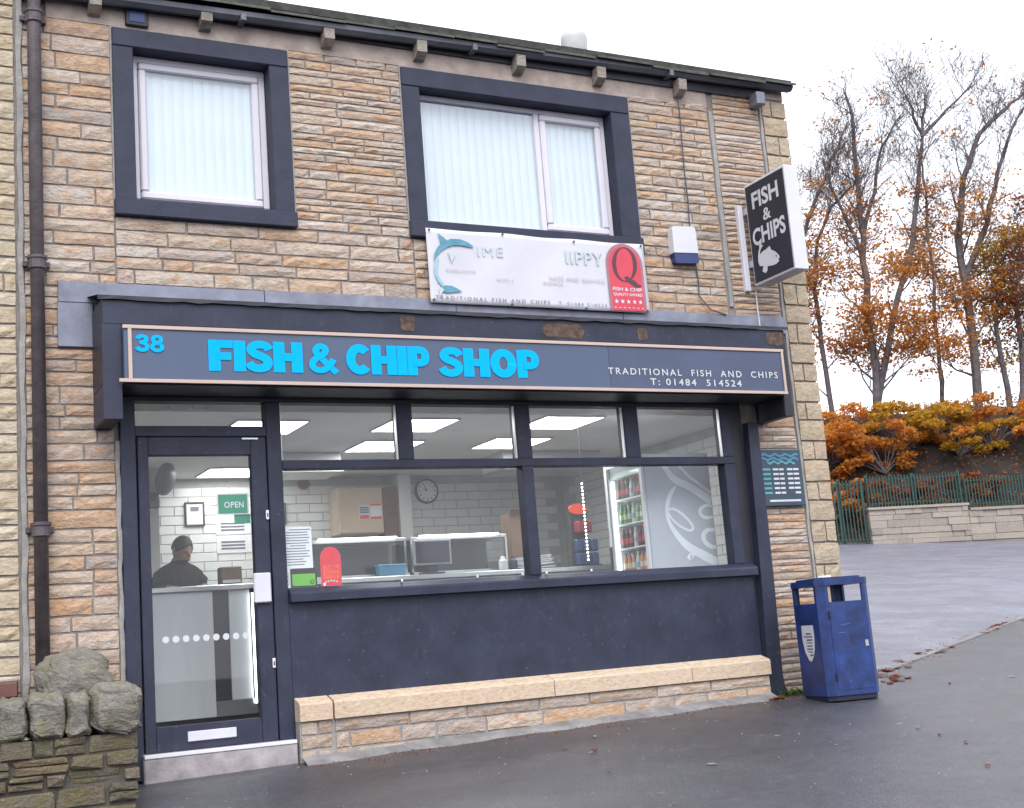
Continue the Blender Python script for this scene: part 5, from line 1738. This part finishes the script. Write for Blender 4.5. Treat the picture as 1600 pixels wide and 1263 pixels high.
# white shield label on the left face
sh = [(.14, .62), (.33, .62), (.335, .50), (.31, .40), (.26, .335), (.225, .32), (.18, .36), (.15, .42), (.135, .52)]
V = [bpt(-.002, p[0] + .02, p[1]) for p in sh] + [bpt(-.0005, p[0] + .02, p[1]) for p in sh]
n = len(sh)
MB().add(V, [tuple(range(n)), tuple(range(n, 2 * n))[::-1]] + [(i, i + n, (i + 1) % n + n, (i + 1) % n) for i in range(n)]).build('label', 'sign_white', bi)
rr = random.Random(6)
mb = MB()
for i in range(8):
    v0 = .17 + rr.uniform(0, .04)
    v1 = .33 - rr.uniform(0, .05) - i * .006
    zz = .545 - i * .025
    mb.add([bpt(-.003, v0, zz), bpt(-.003, v1, zz + rr.uniform(-.01, .01)), bpt(-.003, v1, zz + .012), bpt(-.003, v0, zz + .010)], [(0, 1, 2, 3)])
mb.build('label_print', 'ink', bi)
mb = MB()
for (u0, z0, l_, a) in ((.16, .60, .09, .1), (.10, .62, .03, -1.0), (.14, .54, .06, .0)):
    mb.add([bpt(u0, -.006, z0), bpt(u0 + l_ * math.cos(a), -.006, z0 + l_ * math.sin(a)), bpt(u0 + l_ * math.cos(a), -.006, z0 + l_ * math.sin(a) + .006), bpt(u0, -.006, z0 + .006)], [(0, 1, 2, 3)])
mb.build('scratch', 'bin_scuff', bi)
def bin_box(u0, u1, v0, v1, z0, z1, name, mat):
    V = [bpt(u, v, zz) for u in (u0, u1) for v in (v0, v1) for zz in (z0, z1)]
    return MB().add(V, [(0, 1, 3, 2), (4, 6, 7, 5), (0, 4, 5, 1), (2, 3, 7, 6), (0, 2, 6, 4), (1, 5, 7, 3)]).build(name, mat, bi)
bin_box(.075, BW - .075, -.0045, -.0005, .085, .765, 'door_panel', 'bin')
bin_box(BW - .115, BW - .085, -.012, -.0046, .42, .47, 'lock', 'steel')
for zz in (.16, .66):
    bin_box(.066, .082, -.013, -.0046, zz, zz + .06, 'hinge', 'bin_dark')
tag(MB().box(5.56, 5.66, -0.62, -0.55, B0.z + 1.001, B0.z + 1.022, .008).build('food_tray', 'paper'), 'white food tray left on top of the blue bin', 'food tray')

# ================================================================== GARDEN WALL
gw = thing('garden_wall', (-0.7, -0.9, -0.3), 'old mossy dry stone garden wall with rounded copings beside the door', 'wall')
core = MB().box(-4.6, -0.225, -0.96, -0.66, -0.75, 0.205)
core.box(-0.64, -0.31, -0.55, -0.03, -0.6, 0.55)
core.build('wall_core', 'mortar_old', gw)
r4 = random.Random(17)
def rubble(x0, x1, y0, y1, z0, z1, seed, name='stone', parent=gw, amp=.024, e=.26):
    """rough lump: a rounded block broken up by noise"""
    V, F = [], []
    n, m = 30, 18
    c = Vector(((x0 + x1) / 2, (y0 + y1) / 2, (z0 + z1) / 2))
    h = Vector(((x1 - x0) / 2, (y1 - y0) / 2, (z1 - z0) / 2))
    sg_ = lambda v: abs(v) ** e * (1 if v > 0 else -1)
    for j in range(m + 1):
        ph = math.pi * j / m
        for i in range(n):
            t = 2 * math.pi * i / n
            d = Vector((sg_(math.sin(ph)) * sg_(math.cos(t)), sg_(math.sin(ph)) * sg_(math.sin(t)), sg_(math.cos(ph))))
            p = Vector((d.x * h.x, d.y * h.y, d.z * h.z))
            q = noise.noise_vector((c + p) * 9 + Vector((seed * 3.1, 0, 0))) * amp + noise.noise_vector((c + p) * 26) * amp * .5 + noise.noise_vector((c + p) * 60) * amp * .28
            V.append(tuple(c + p + q))
    for j in range(m):
        for i in range(n):
            a, b = j * n + i, j * n + (i + 1) % n
            F.append((a, b, b + n, a + n))
    o = MB().add(V, F).build(name, 'coping_grey', parent)
    bm = bmesh.new()
    bm.from_mesh(o.data)
    bmesh.ops.remove_doubles(bm, verts=bm.verts[:], dist=.002)
    bm.to_mesh(o.data)
    bm.free()
    return o
def broken(x0, x1, y0, y1, z0, z1, r, name='stone', mat='stone_old', parent=gw, k=26):
    """split stone with sharp broken faces"""
    bm = bmesh.new()
    c = Vector(((x0 + x1) / 2, (y0 + y1) / 2, (z0 + z1) / 2))
    h = Vector(((x1 - x0) / 2, (y1 - y0) / 2, (z1 - z0) / 2))
    for sx in (-1, 1):
        for sy in (-1, 1):
            for sz in (-1, 1):
                bm.verts.new(c + Vector((sx * h.x * r.uniform(.80, .99), sy * h.y * r.uniform(.86, 1.0), sz * h.z * r.uniform(.72, .98))))
    for _ in range(k):
        d = Vector((r.uniform(-1, 1), r.uniform(-1, 1), r.uniform(-1, 1)))
        m_ = max(abs(d.x), abs(d.y), abs(d.z))
        d = d / m_ * r.uniform(.90, 1.02)
        bm.verts.new(c + Vector((d.x * h.x, d.y * h.y, d.z * h.z)))
    bmesh.ops.convex_hull(bm, input=bm.verts[:])
    for q in [q for q in bm.verts if not q.link_faces]:
        bm.verts.remove(q)
    me = bpy.data.meshes.new(name)
    bm.to_mesh(me)
    bm.free()
    return mk(name, me, mat, parent)
zc = -0.50
while zc < 0.20:
    hh = r4.uniform(.08, .17)
    z1 = zc + hh if zc + hh < 0.14 else 0.215
    x = -0.205
    while x > -2.6:
        w = r4.uniform(.18, .44) if r4.random() < .7 else r4.uniform(.07, .13)
        if w < .14 or r4.random() < .7:
            broken(x - w, x, -1.0 + r4.uniform(-.02, .03), -0.70, zc, z1 - r4.uniform(0, .014), r4)
        else:       # two thin stones on top of each other
            zm = zc + (z1 - zc) * r4.uniform(.4, .6)
            broken(x - w, x, -1.0 + r4.uniform(-.02, .03), -0.70, zc, zm - .004, r4)
            broken(x - w, x, -1.0 + r4.uniform(-.02, .03), -0.70, zm, z1 - .004, r4)
        x -= w + .006
    zc = z1 + .004
def coping(x0, x1, y0, y1, z0, z1, seed, axis='x', parent=gw):
    rr = random.Random(seed)
    V, F = [], []
    n, m = 7, 15
    for i in range(n):
        u = i / (n - 1)
        sc = 0.90 if i in (0, n - 1) else 1.0
        for j in range(m):
            t = math.pi * j / (m - 1)
            cu = abs(math.cos(t)) ** .72 * (1 if math.cos(t) > 0 else -1)
            sv = math.sin(t) ** .72
            jit = rr.uniform(-.012, .012)
            a = (y0 + y1) / 2 + cu * (y1 - y0) / 2 * sc + jit if axis == 'x' else (x0 + x1) / 2 + cu * (x1 - x0) / 2 * sc + jit
            zz = z0 + sv * (z1 - z0) * sc + rr.uniform(-.010, .010)
            w = (x0 + u * (x1 - x0) if axis == 'x' else y0 + u * (y1 - y0)) + rr.uniform(-.008, .008)
            V.append((w, a, zz) if axis == 'x' else (a, w, zz))
    for i in range(n - 1):
        for j in range(m - 1):
            a = i * m + j
            F.append((a, a + 1, a + m + 1, a + m))
        F.append((i * m + m - 1, i * m, (i + 1) * m, (i + 1) * m + m - 1))
    F.append(tuple(range(m))[::-1])
    F.append(tuple((n - 1) * m + j for j in range(m)))
    return MB().add(V, F).build('coping_stone', 'stone_old', parent, smooth=False)
for i, (a, b, zt) in enumerate(((-0.475, -0.185, .50), (-0.62, -0.485, .465), (-0.83, -0.63, .475), (-1.04, -0.84, .455), (-1.27, -1.05, .48), (-1.46, -1.28, .46), (-1.7, -1.47, .475), (-1.95, -1.71, .46), (-2.2, -1.96, .475), (-2.5, -2.21, .46))):
    rubble(a, b, -1.03 + r4.uniform(-.02, .02), -0.62, 0.205, zt, 60 + i, 'coping_stone', amp=.028, e=.40)
rubble(-0.71, -0.24, -0.40, -0.01, 0.36, 0.745, 80, 'coping_stone', amp=.03, e=.8)
rubble(-0.70, -0.27, -0.70, -0.36, 0.28, 0.66, 81, 'coping_stone', amp=.03, e=.75)
rubble(-0.30, -0.17, -0.66, -0.40, 0.10, 0.52, 82, 'stone', amp=.03, e=.6)
# ================================================================== FAR SIDE OF THE CAR PARK
# fence line runs from fl to fr, 45 m away; u along it, height above its base
fl, fr_ = Vector((28.63, 25.79, 2.91)), Vector((34.26, 22.90, 2.74))
ud = (fr_ - fl)
ulen = ud.length
ud.normalize()
nd = Vector((-ud.y, ud.x, 0)).normalized()       # away from the camera
if nd.y < 0:
    nd = -nd
def fp(u, n_, h):
    p = fl + ud * u + nd * n_
    return (p.x, p.y, fl.z + ud.z * u + h)
def fbox(mb, u0, u1, n0, n1, h0, h1):
    V = [fp(u, n_, h) for u in (u0, u1) for n_ in (n0, n1) for h in (h0, h1)]
    return mb.add(V, [(0, 1, 3, 2), (4, 6, 7, 5), (0, 4, 5, 1), (2, 3, 7, 6), (0, 2, 6, 4), (1, 5, 7, 3)])
fwall = thing('boundary_wall', fp(3.5, 0, 0), 'low pale stone wall under green railings across the car park', 'wall')
fbox(MB(), 1.16, 14.0, 0.04, 0.45, -1.0, 1.0).build('wall_core', 'stone_far', fwall)
r5 = random.Random(31)
for (ua, ub, h0, h1, ch) in ((1.15, 4.55, -0.05, 1.16, .24), (4.56, 14.0, -0.05, 0.98, .245)):
    for q in courses(ua, ub, h0, h1, ch, 0.7, 0.3, r5):
        mb = MB()
        V = []
        fbox(mb, q[0] + .005, q[1] - .005, r5.uniform(-.04, .03), 0.3, q[2] + .008, q[3] - .008)
        mb.build('stone', 'stone_far', fwall)
for ua, ub, h in ((1.12, 4.6, 1.16), (4.62, 14.0, .98)):
    fbox(MB(), ua, ub, -0.06, 0.5, h + .002, h + .09).build('coping', 'stone_far', fwall)
def railing(name, label, u0, u1, h0, h1, step, cat):
    t = thing(name, fp((u0 + u1) / 2, .25, 0), label, cat)
    for h in (h0 + .12, h1 - .14):
        fbox(MB(), u0, u1, .23, .27, h, h + .05).build('rail', 'fence', t)
    n = int((u1 - u0) / step)
    for i in range(n + 1):
        u = u0 + i * step
        mb = MB()
        fbox(mb, u - .018, u + .018, .19, .225, h0, h1)
        a, b = fp(u - .018, .207, h1), fp(u + .018, .207, h1)
        mb.build('bar', 'fence', t)
    for u in (u0, (u0 + u1) / 2, u1):
        fbox(MB(), u - .05, u + .05, .271, .36, h0 - .05, h1 + .05).build('post', 'fence', t)
    return t
railing('railings', 'green steel railings on the nearer stretch of the low stone wall', 1.25, 4.45, 1.25, 2.35, .11, 'railings')
railing('railings', 'green steel railings at the right edge behind the lower wall', 4.62, 10.0, 1.08, 2.15, .11, 'railings')
railing('gate', 'tall green steel gate beside the building corner across the car park', -0.55, 1.05, 0.04, 2.25, .12, 'gate')
railing('railings', 'green steel railings hidden mostly behind the shop corner', -4.0, -0.7, 0.3, 2.2, .12, 'railings')

# bank behind the railings
V, F = [], []
nu, nn_ = 60, 10
rb = random.Random(77)
for i in range(nu + 1):
    u = -22 + i * 1.0
    for j in range(nn_ + 1):
        n_ = 0.9 + j * 1.1
        s = min(1, max(0, (n_ - 1.2) / 6.5))
        top = 5.65 + 0.02 * u
        h = -0.3 + (top + 0.3) * (s * s * (3 - 2 * s)) + rb.uniform(-.15, .15) * (1 if 0 < j < nn_ else 0)
        V.append(fp(u, n_, h))
for i in range(nu):
    for j in range(nn_):
        a = i * (nn_ + 1) + j
        F.append((a, a + 1, a + nn_ + 2, a + nn_ + 1))
    a = i * (nn_ + 1) + nn_
for i in range(nu + 1):
    V.append(fp(-22 + i, 60, 5.0))
o0 = (nu + 1) * (nn_ + 1)
for i in range(nu):
    a, b = i * (nn_ + 1) + nn_, (i + 1) * (nn_ + 1) + nn_
    F.append((a, o0 + i, o0 + i + 1, b))
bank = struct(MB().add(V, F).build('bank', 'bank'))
def bank_h(u, n_):
    s = min(1, max(0, (n_ - 1.2) / 6.5))
    return -0.3 + (5.95 + 0.02 * u) * (s * s * (3 - 2 * s))

def leaf_quads(mb, centre, n, spread, size, r):
    for _ in range(n):
        while True:
            d = Vector((r.uniform(-1, 1), r.uniform(-1, 1), r.uniform(-1, 1)))
            if d.length < 1:
                break
        p = Vector(centre) + Vector((d.x * spread[0], d.y * spread[1], d.z * spread[2]))
        a = Vector((r.gauss(0, 1), r.gauss(0, 1), r.gauss(0, .6))).normalized()
        b = a.cross(Vector((r.gauss(0, 1), r.gauss(0, 1), r.gauss(0, 1)))).normalized()
        s = size * r.uniform(.6, 1.3)
        a, b = a * s, b * s * .6
        o_ = len(mb.v)
        mb.v += [tuple(p - a), tuple(p + b), tuple(p + a), tuple(p - b)]
        mb.f.append((o_, o_ + 1, o_ + 2, o_ + 3))

def raw(mb, name, mat, parent):
    me = bpy.data.meshes.new(name)
    me.from_pydata(mb.v, [], mb.f)
    return mk(name, me, mat, parent)

# autumn shrubs along the bank
SH = [(-0.7, 4.3, 1.7, 'leaf_o', 'bright orange shrub on the bank next to the shop corner'), (1.3, 5.0, 1.9, 'leaf_o', 'glowing orange shrub on the bank behind the green gate'),
      (3.2, 4.6, 1.6, 'leaf_o', 'tawny orange shrub in the middle of the bank'), (4.6, 5.4, 1.7, 'leaf_y', 'yellow and olive shrub on the bank above the wall step'),
      (6.2, 5.0, 1.6, 'leaf_y', 'golden shrub towards the right end of the bank'), (7.6, 5.2, 1.8, 'leaf_o', 'deep orange shrub at the right edge of the bank'),
      (0.2, 3.0, 1.5, 'leaf_o', 'low orange shrub spilling down just behind the gate'), (2.7, 3.0, 1.4, 'leaf_r', 'low reddish shrub behind the railings on the wall'), (5.6, 3.1, 1.4, 'leaf_r', 'low reddish shrub behind the right hand railings')]
for i, (u, n_, s, m_, lab) in enumerate(SH):
    r = random.Random(100 + i)
    base = Vector(fp(u, n_, bank_h(u, n_)))
    t = thing('autumn_shrub', base, lab, 'shrub', 'autumn shrubs on the bank')
    st = MB()
    lf = MB()
    for k_ in range(26):
        d = Vector((r.uniform(-1.25, 1.25) * s, r.uniform(-.8, .6) * s, r.uniform(.1, 1.1) * s))
        p1 = base + d * .5 + Vector((0, 0, .2))
        p2 = base + d
        st.tube([base, p1, p2], [.03, .02, .008], 4, caps=False)
        leaf_quads(lf, p2, 120, (s * .25, s * .25, s * .11), .095, r)
    raw(st, 'stems', 'bark', t)
    raw(lf, 'foliage', m_, t)
# ground cover on the rest of the bank
lf = MB()
r = random.Random(55)
for k_ in range(3000):
    u, n_ = r.uniform(-4, 12), r.uniform(1.3, 7.6)
    p = fp(u, n_, bank_h(u, n_) + r.uniform(0, .35))
    leaf_quads(lf, p, 4, (.3, .3, .12), .06, r)
o = raw(lf, 'bank_ground_cover', 'leaf_d', None)
o['kind'] = 'stuff'
tag(o, 'brown and olive ground cover over the bank behind the railings', 'ground cover')

# tall bare trees with the last orange leaves
def grow(tw, lf, p, d, length, rad_, depth, r, leafy, zlo, zhi, wind):
    """recursive twig growth"""
    n = 4 if depth > 1 else 3
    pts = [Vector(p)]
    dd = Vector(d)
    for i in range(n):
        dd = (dd + Vector((r.gauss(0, .13), r.gauss(0, .13), r.gauss(.05, .11))) + wind * .05).normalized()
        pts.append(pts[-1] + dd * (length / n))
    rs = [max(.0065, rad_ * (1 - .75 * i / n)) for i in range(n + 1)]
    tw.tube(pts, rs, 4 if depth > 1 else 3, caps=False)
    if leafy and depth <= 2:
        e = pts[-1]
        f = 1 - (e.z - zlo) / (zhi - zlo)
        if r.random() < leafy * max(0.012, min(1, f * 1.25)):
            leaf_quads(lf, pts[-2], r.randint(11, 22), (.8, .8, .13), .080, r)
    if depth == 0:
        return
    for k_ in range(r.randint(3, 4)):
        i = r.randint(1, n)
        b = pts[i]
        side = Vector((r.gauss(0, 1), r.gauss(0, 1), r.gauss(.30, .5))).normalized()
        nd_ = (dd * .75 + side * .75).normalized()
        grow(tw, lf, b, nd_, length * r.uniform(.55, .8), rs[i] * .62, depth - 1, r, leafy, zlo, zhi, wind)

def big_tree(label, limbs, radii, seed, leafy, leafm, zlo=9.0, zhi=19.0, dens=1.0):
    r = random.Random(seed)
    base = Vector(limbs[0][0])
    foot = base - Vector((0, 0, 1.6))
    t = thing('tall_tree', foot, label, 'tree', 'tall autumn trees on the bank')
    trunk, tw, lf = MB(), MB(), MB()
    wind = Vector((.6, -.3, .3))
    for li, (pts, rr_) in enumerate(zip(limbs, radii)):
        pts = [Vector(p) for p in pts]
        if li == 0:
            pts = [foot] + pts
        n = len(pts)
        # densify with slight wobble
        P, R2 = [], []
        for i in range(n - 1):
            for s in range(3):
                f = s / 3
                P.append(pts[i].lerp(pts[i + 1], f) + Vector((r.uniform(-.07, .07), r.uniform(-.07, .07), 0)))
                R2.append(rr_ * (1 - .85 * (i + f) / (n - 1)) + .015)
        P.append(pts[-1])
        R2.append(.02)
        trunk.tube(P, R2, 7, caps=False)
        for i in range(3 if li == 0 else 1, len(P)):
            if P[i].z < 9.2:
                continue
            for _ in range(2 if r.random() < dens * .65 else 1):
                a = r.uniform(0, 2 * math.pi)
                side = Vector((math.cos(a), math.sin(a), r.uniform(.1, .9))).normalized()
                up = (P[min(i + 1, len(P) - 1)] - P[i - 1]).normalized()
                frac = i / len(P)
                grow(tw, lf, P[i], (side + up * (.3 + .5 * frac)).normalized(), r.uniform(1.5, 2.5) * (1.05 - .5 * frac), max(.018, R2[i] * .33), 3 if frac < .85 else 2, r, leafy, zlo, zhi, wind)
    raw(trunk, 'trunk', 'bark', t)
    raw(tw, 'branches', 'bark', t)
    if lf.v:
        raw(lf, 'crown', leafm, t)
    return t
TA = [(37.47, 32.6, 8.8), (37.3, 32.25, 10.95), (36.92, 31.73, 14.47), (36.72, 31.29, 17.16), (36.53, 30.95, 19.32), (36.31, 30.63, 21.48), (36.0, 30.56, 22.58)]
TA2 = [(36.87, 31.65, 15.01), (36.24, 31.59, 16.93), (35.61, 31.58, 18.6), (35.23, 31.55, 19.7)]
TA3 = [(36.8, 31.41, 16.35), (37.2, 30.83, 18.19), (37.49, 30.31, 20.04), (38.01, 29.83, 21.06)]
TB = [(37.33, 32.7, 8.67), (37.99, 31.53, 12.77), (38.68, 30.53, 15.92), (38.96, 29.73, 19.11), (39.02, 29.41, 20.57), (39.1, 29.07, 22.04)]
TB2 = [(39.02, 29.43, 20.44), (38.62, 29.42, 21.55), (38.12, 29.45, 22.66)]
TB3 = [(39.0, 29.47, 20.31), (39.96, 28.75, 21.43), (41.04, 27.98, 22.4)]
TC = [(41.37, 30.62, 8.59), (40.83, 29.99, 13.05), (40.43, 29.59, 16.03), (40.57, 29.03, 18.43), (41.19, 28.35, 20.25), (42.15, 27.65, 21.24), (42.87, 27.15, 21.84)]
TC2 = [(40.77, 29.75, 14.4), (41.47, 28.96, 16.48), (41.94, 28.3, 18.58), (42.4, 27.68, 20.41), (43.0, 27.17, 21.43)]
TD = [(42.49, 30.03, 8.63), (42.02, 29.72, 11.34), (41.9, 29.35, 13.5), (42.22, 28.86, 15.07)]
TE = [(43.02, 29.76, 8.58), (42.74, 29.15, 12.35), (42.47, 28.9, 14.25), (43.05, 28.12, 16.61)]
TF = [(34.12, 34.01, 10.43), (34.32, 32.99, 14.96), (34.7, 32.3, 17.34), (35.6, 31.36, 19.67), (36.19, 30.74, 21.22)]
big_tree('tall straight tree nearest the shop corner with bare upper twigs', [TA, TA2, TA3], [.21, .09, .09], 1, .66, M['leaf_o'], zhi=18.5)
big_tree('tall tree leaning right, forking high above its neighbour', [TB, TB2, TB3], [.17, .06, .07], 2, .56, M['leaf_o'], zhi=19)
big_tree('tall twin-limbed tree near the right edge of the picture', [TC, TC2], [.22, .13], 3, .66, M['leaf_o'], zhi=18.5)
big_tree('slim dark tree beside the twin-limbed tree', [TD], [.16], 4, .45, M['leaf_y'])
big_tree('slim russet tree at the right edge', [TE], [.16], 5, .45, M['leaf_r'])
big_tree('tree half hidden behind the shop corner with low orange sprays', [TF], [.15], 6, .75, M['leaf_o'], zhi=18)
def shift(P, dx, dy, k, top=99):
    b = Vector(P[0])
    return [tuple(b + (Vector(p) - b) * k + Vector((dx, dy, 0))) for p in P]
big_tree('thin pale tree between the leaning tree and the twin-limbed tree', [shift(TA, 2.6, -1.2, .82)], [.10], 7, .6, M['leaf_o'])
big_tree('thin young tree set back behind the tall straight tree', [shift(TC, -5.2, 3.4, .8)], [.12], 8, .6, M['leaf_o'])
big_tree('thin bare-topped tree far right behind the slim russet tree', [shift(TB, 6.2, -2.2, .9)], [.15], 9, .5, M['leaf_r'])
# ================================================================== SMALL THINGS ON THE GROUND
def ground_leaf(x, y, s, rot, mat, r):
    zf = ground_z(x, y) if y < kerb_y(x) or x < 6.3 else carpark_z(y)
    pts = []
    for k_ in range(7):
        t = 2 * math.pi * k_ / 7
        q = s * (1 + .35 * math.cos(2 * t)) * r.uniform(.75, 1.1)
        pts.append((x + q * math.cos(t + rot), y + q * math.sin(t + rot), zf + .006 + r.uniform(0, .012)))
    return pts
def leaf_thing(x, y, s, m_, lab, grp, r):
    pts = ground_leaf(x, y, s, r.uniform(0, 6.28), m_, r)
    mb = MB()
    c = Vector((0, 0, 0))
    for p in pts:
        c += Vector(p)
    c /= len(pts)
    c.z += .004
    V = pts + [tuple(c)] + [(p[0], p[1], p[2] - .002) for p in pts]
    F = [(i, (i + 1) % 7, 7) for i in range(7)] + [(8 + i, 8 + (i + 1) % 7, (i + 1) % 7, i) for i in range(7)] + [tuple(range(14, 7, -1))]
    o = raw(mb.add(V, F), 'fallen_leaf', m_, None)
    return tag(o, lab, 'leaf', grp)
r = random.Random(91)
for i in range(34):
    x = 6.75 + 5.2 * (r.random() ** 1.3)
    y = kerb_y(x) + r.gauss(0, .07)
    leaf_thing(x, y, r.uniform(.025, .06), 'leaf_d', 'dead leaf lying along the edge between pavement and car park', 'dead leaves along the car park edge', r)
for i in range(26):
    a = r.random()
    x, y = 6.0 + a * .9, -.35 + r.uniform(-.2, .35) + a * .4
    leaf_thing(x, y, r.uniform(.025, .05), 'leaf_d', 'brown leaf swept up behind the blue bin', 'leaves behind the bin', r)
for i in range(9):
    leaf_thing(5.20 + r.uniform(-.12, .10), -.22 + r.uniform(-.06, .06), r.uniform(.03, .05), 'leaf_r', 'reddish leaf gathered at the foot of the right pilaster', 'leaves at the pilaster foot', r)
for i in range(24):
    x, y = r.uniform(.6, 9), r.uniform(-4.6, -.5)
    leaf_thing(x, y, r.uniform(.012, .03), 'leaf_d' if i % 3 else 'fillet', 'small scrap of leaf or litter scattered on the wet pavement' , 'scraps on the pavement', r)
# weed at the pilaster foot
t = thing('weed', (5.46, -0.18, ground_z(5.46, -.18)), 'small green weed growing at the foot of the right pilaster', 'weed')
lf = MB()
for i in range(60):
    a = r.uniform(0, 6.28)
    l_ = r.uniform(.03, .09)
    b = Vector((5.48 + r.gauss(0, .06), -0.18 + r.gauss(0, .03), ground_z(5.46, -.18)))
    tip = b + Vector((math.cos(a) * l_, math.sin(a) * l_, l_ * r.uniform(.3, .9)))
    w = Vector((-math.sin(a), math.cos(a), 0)) * .010
    mid = b.lerp(tip, .55) + Vector((0, 0, .012))
    o_ = len(lf.v)
    lf.v += [tuple(b), tuple(mid + w), tuple(tip), tuple(mid - w)]
    lf.f.append((o_, o_ + 1, o_ + 2, o_ + 3))
raw(lf, 'leaves', 'weed', t)
# low kerb edge between pavement and car park
t = thing('edging_kerb', (9, kerb_y(9), 0.1), 'worn flush kerb line between the pavement and the car park', 'kerb')
rk = random.Random(12)
for i in range(14):
    xa, xb = 7.1 + i * .80, 7.1 + (i + 1) * .80 - .012
    V = []
    for x in (xa, xb):
        for dn in (-.055, .055):
            y = kerb_y(x) + dn
            V += [(x, y, ground_z(x, kerb_y(x)) - .1), (x, y, ground_z(x, kerb_y(x)) + .012 + rk.uniform(-.003, .003))]
    MB().add(V, [(0, 1, 3, 2), (4, 6, 7, 5), (0, 4, 5, 1), (2, 3, 7, 6), (0, 2, 6, 4), (1, 5, 7, 3)]).build('kerb_stone', 'fillet', t)
big_tree('thin leafy tree right against the shop corner in the background', [shift(TF, -1.2, .8, .75)], [.10], 10, .5, M['leaf_o'])
def scatter(name, n, mat, size, label, region):
    mb = MB()
    rr = random.Random(name)
    for _ in range(n):
        x, y = region(rr)
        if x < 1.1 and y > -1.1 and x < -0.1:
            continue
        zf = (carpark_z(y) if (x > 6.3 and y > kerb_y(x)) else ground_z(x, y)) - .001
        s_ = size * rr.uniform(.5, 1.5)
        a = rr.uniform(0, 6.28)
        o_ = len(mb.v)
        for k_ in range(3):
            mb.v.append((x + s_ * math.cos(a + k_ * 2.1) * rr.uniform(.6, 1), y + s_ * math.sin(a + k_ * 2.1) * rr.uniform(.6, 1), zf))
        mb.v.append((x + rr.uniform(-.3, .3) * s_, y, zf + s_ * .6))
        mb.f += [(o_, o_ + 1, o_ + 3), (o_ + 1, o_ + 2, o_ + 3), (o_ + 2, o_, o_ + 3)]
    o = raw(mb, name, mat, None)
    o['kind'] = 'stuff'
    return tag(o, label, 'grit')
scatter('pale_grit', 480, 'grit', .008, 'pale grit and crumbs scattered over the wet tarmac', lambda q: (q.uniform(-.1, 10), q.uniform(-5.5, -.25)))
scatter('leaf_crumbs', 900, 'leaf_d', .012, 'brown leaf crumbs collected along the shop plinth and the kerb line', lambda q: (lambda t: (1.1 + 5.2 * t, -.22 - abs(q.gauss(0, .12))) if q.random() < .5 else (6.4 + 6 * t, kerb_y(6.4 + 6 * t) + q.gauss(0, .09)))(q.random()))
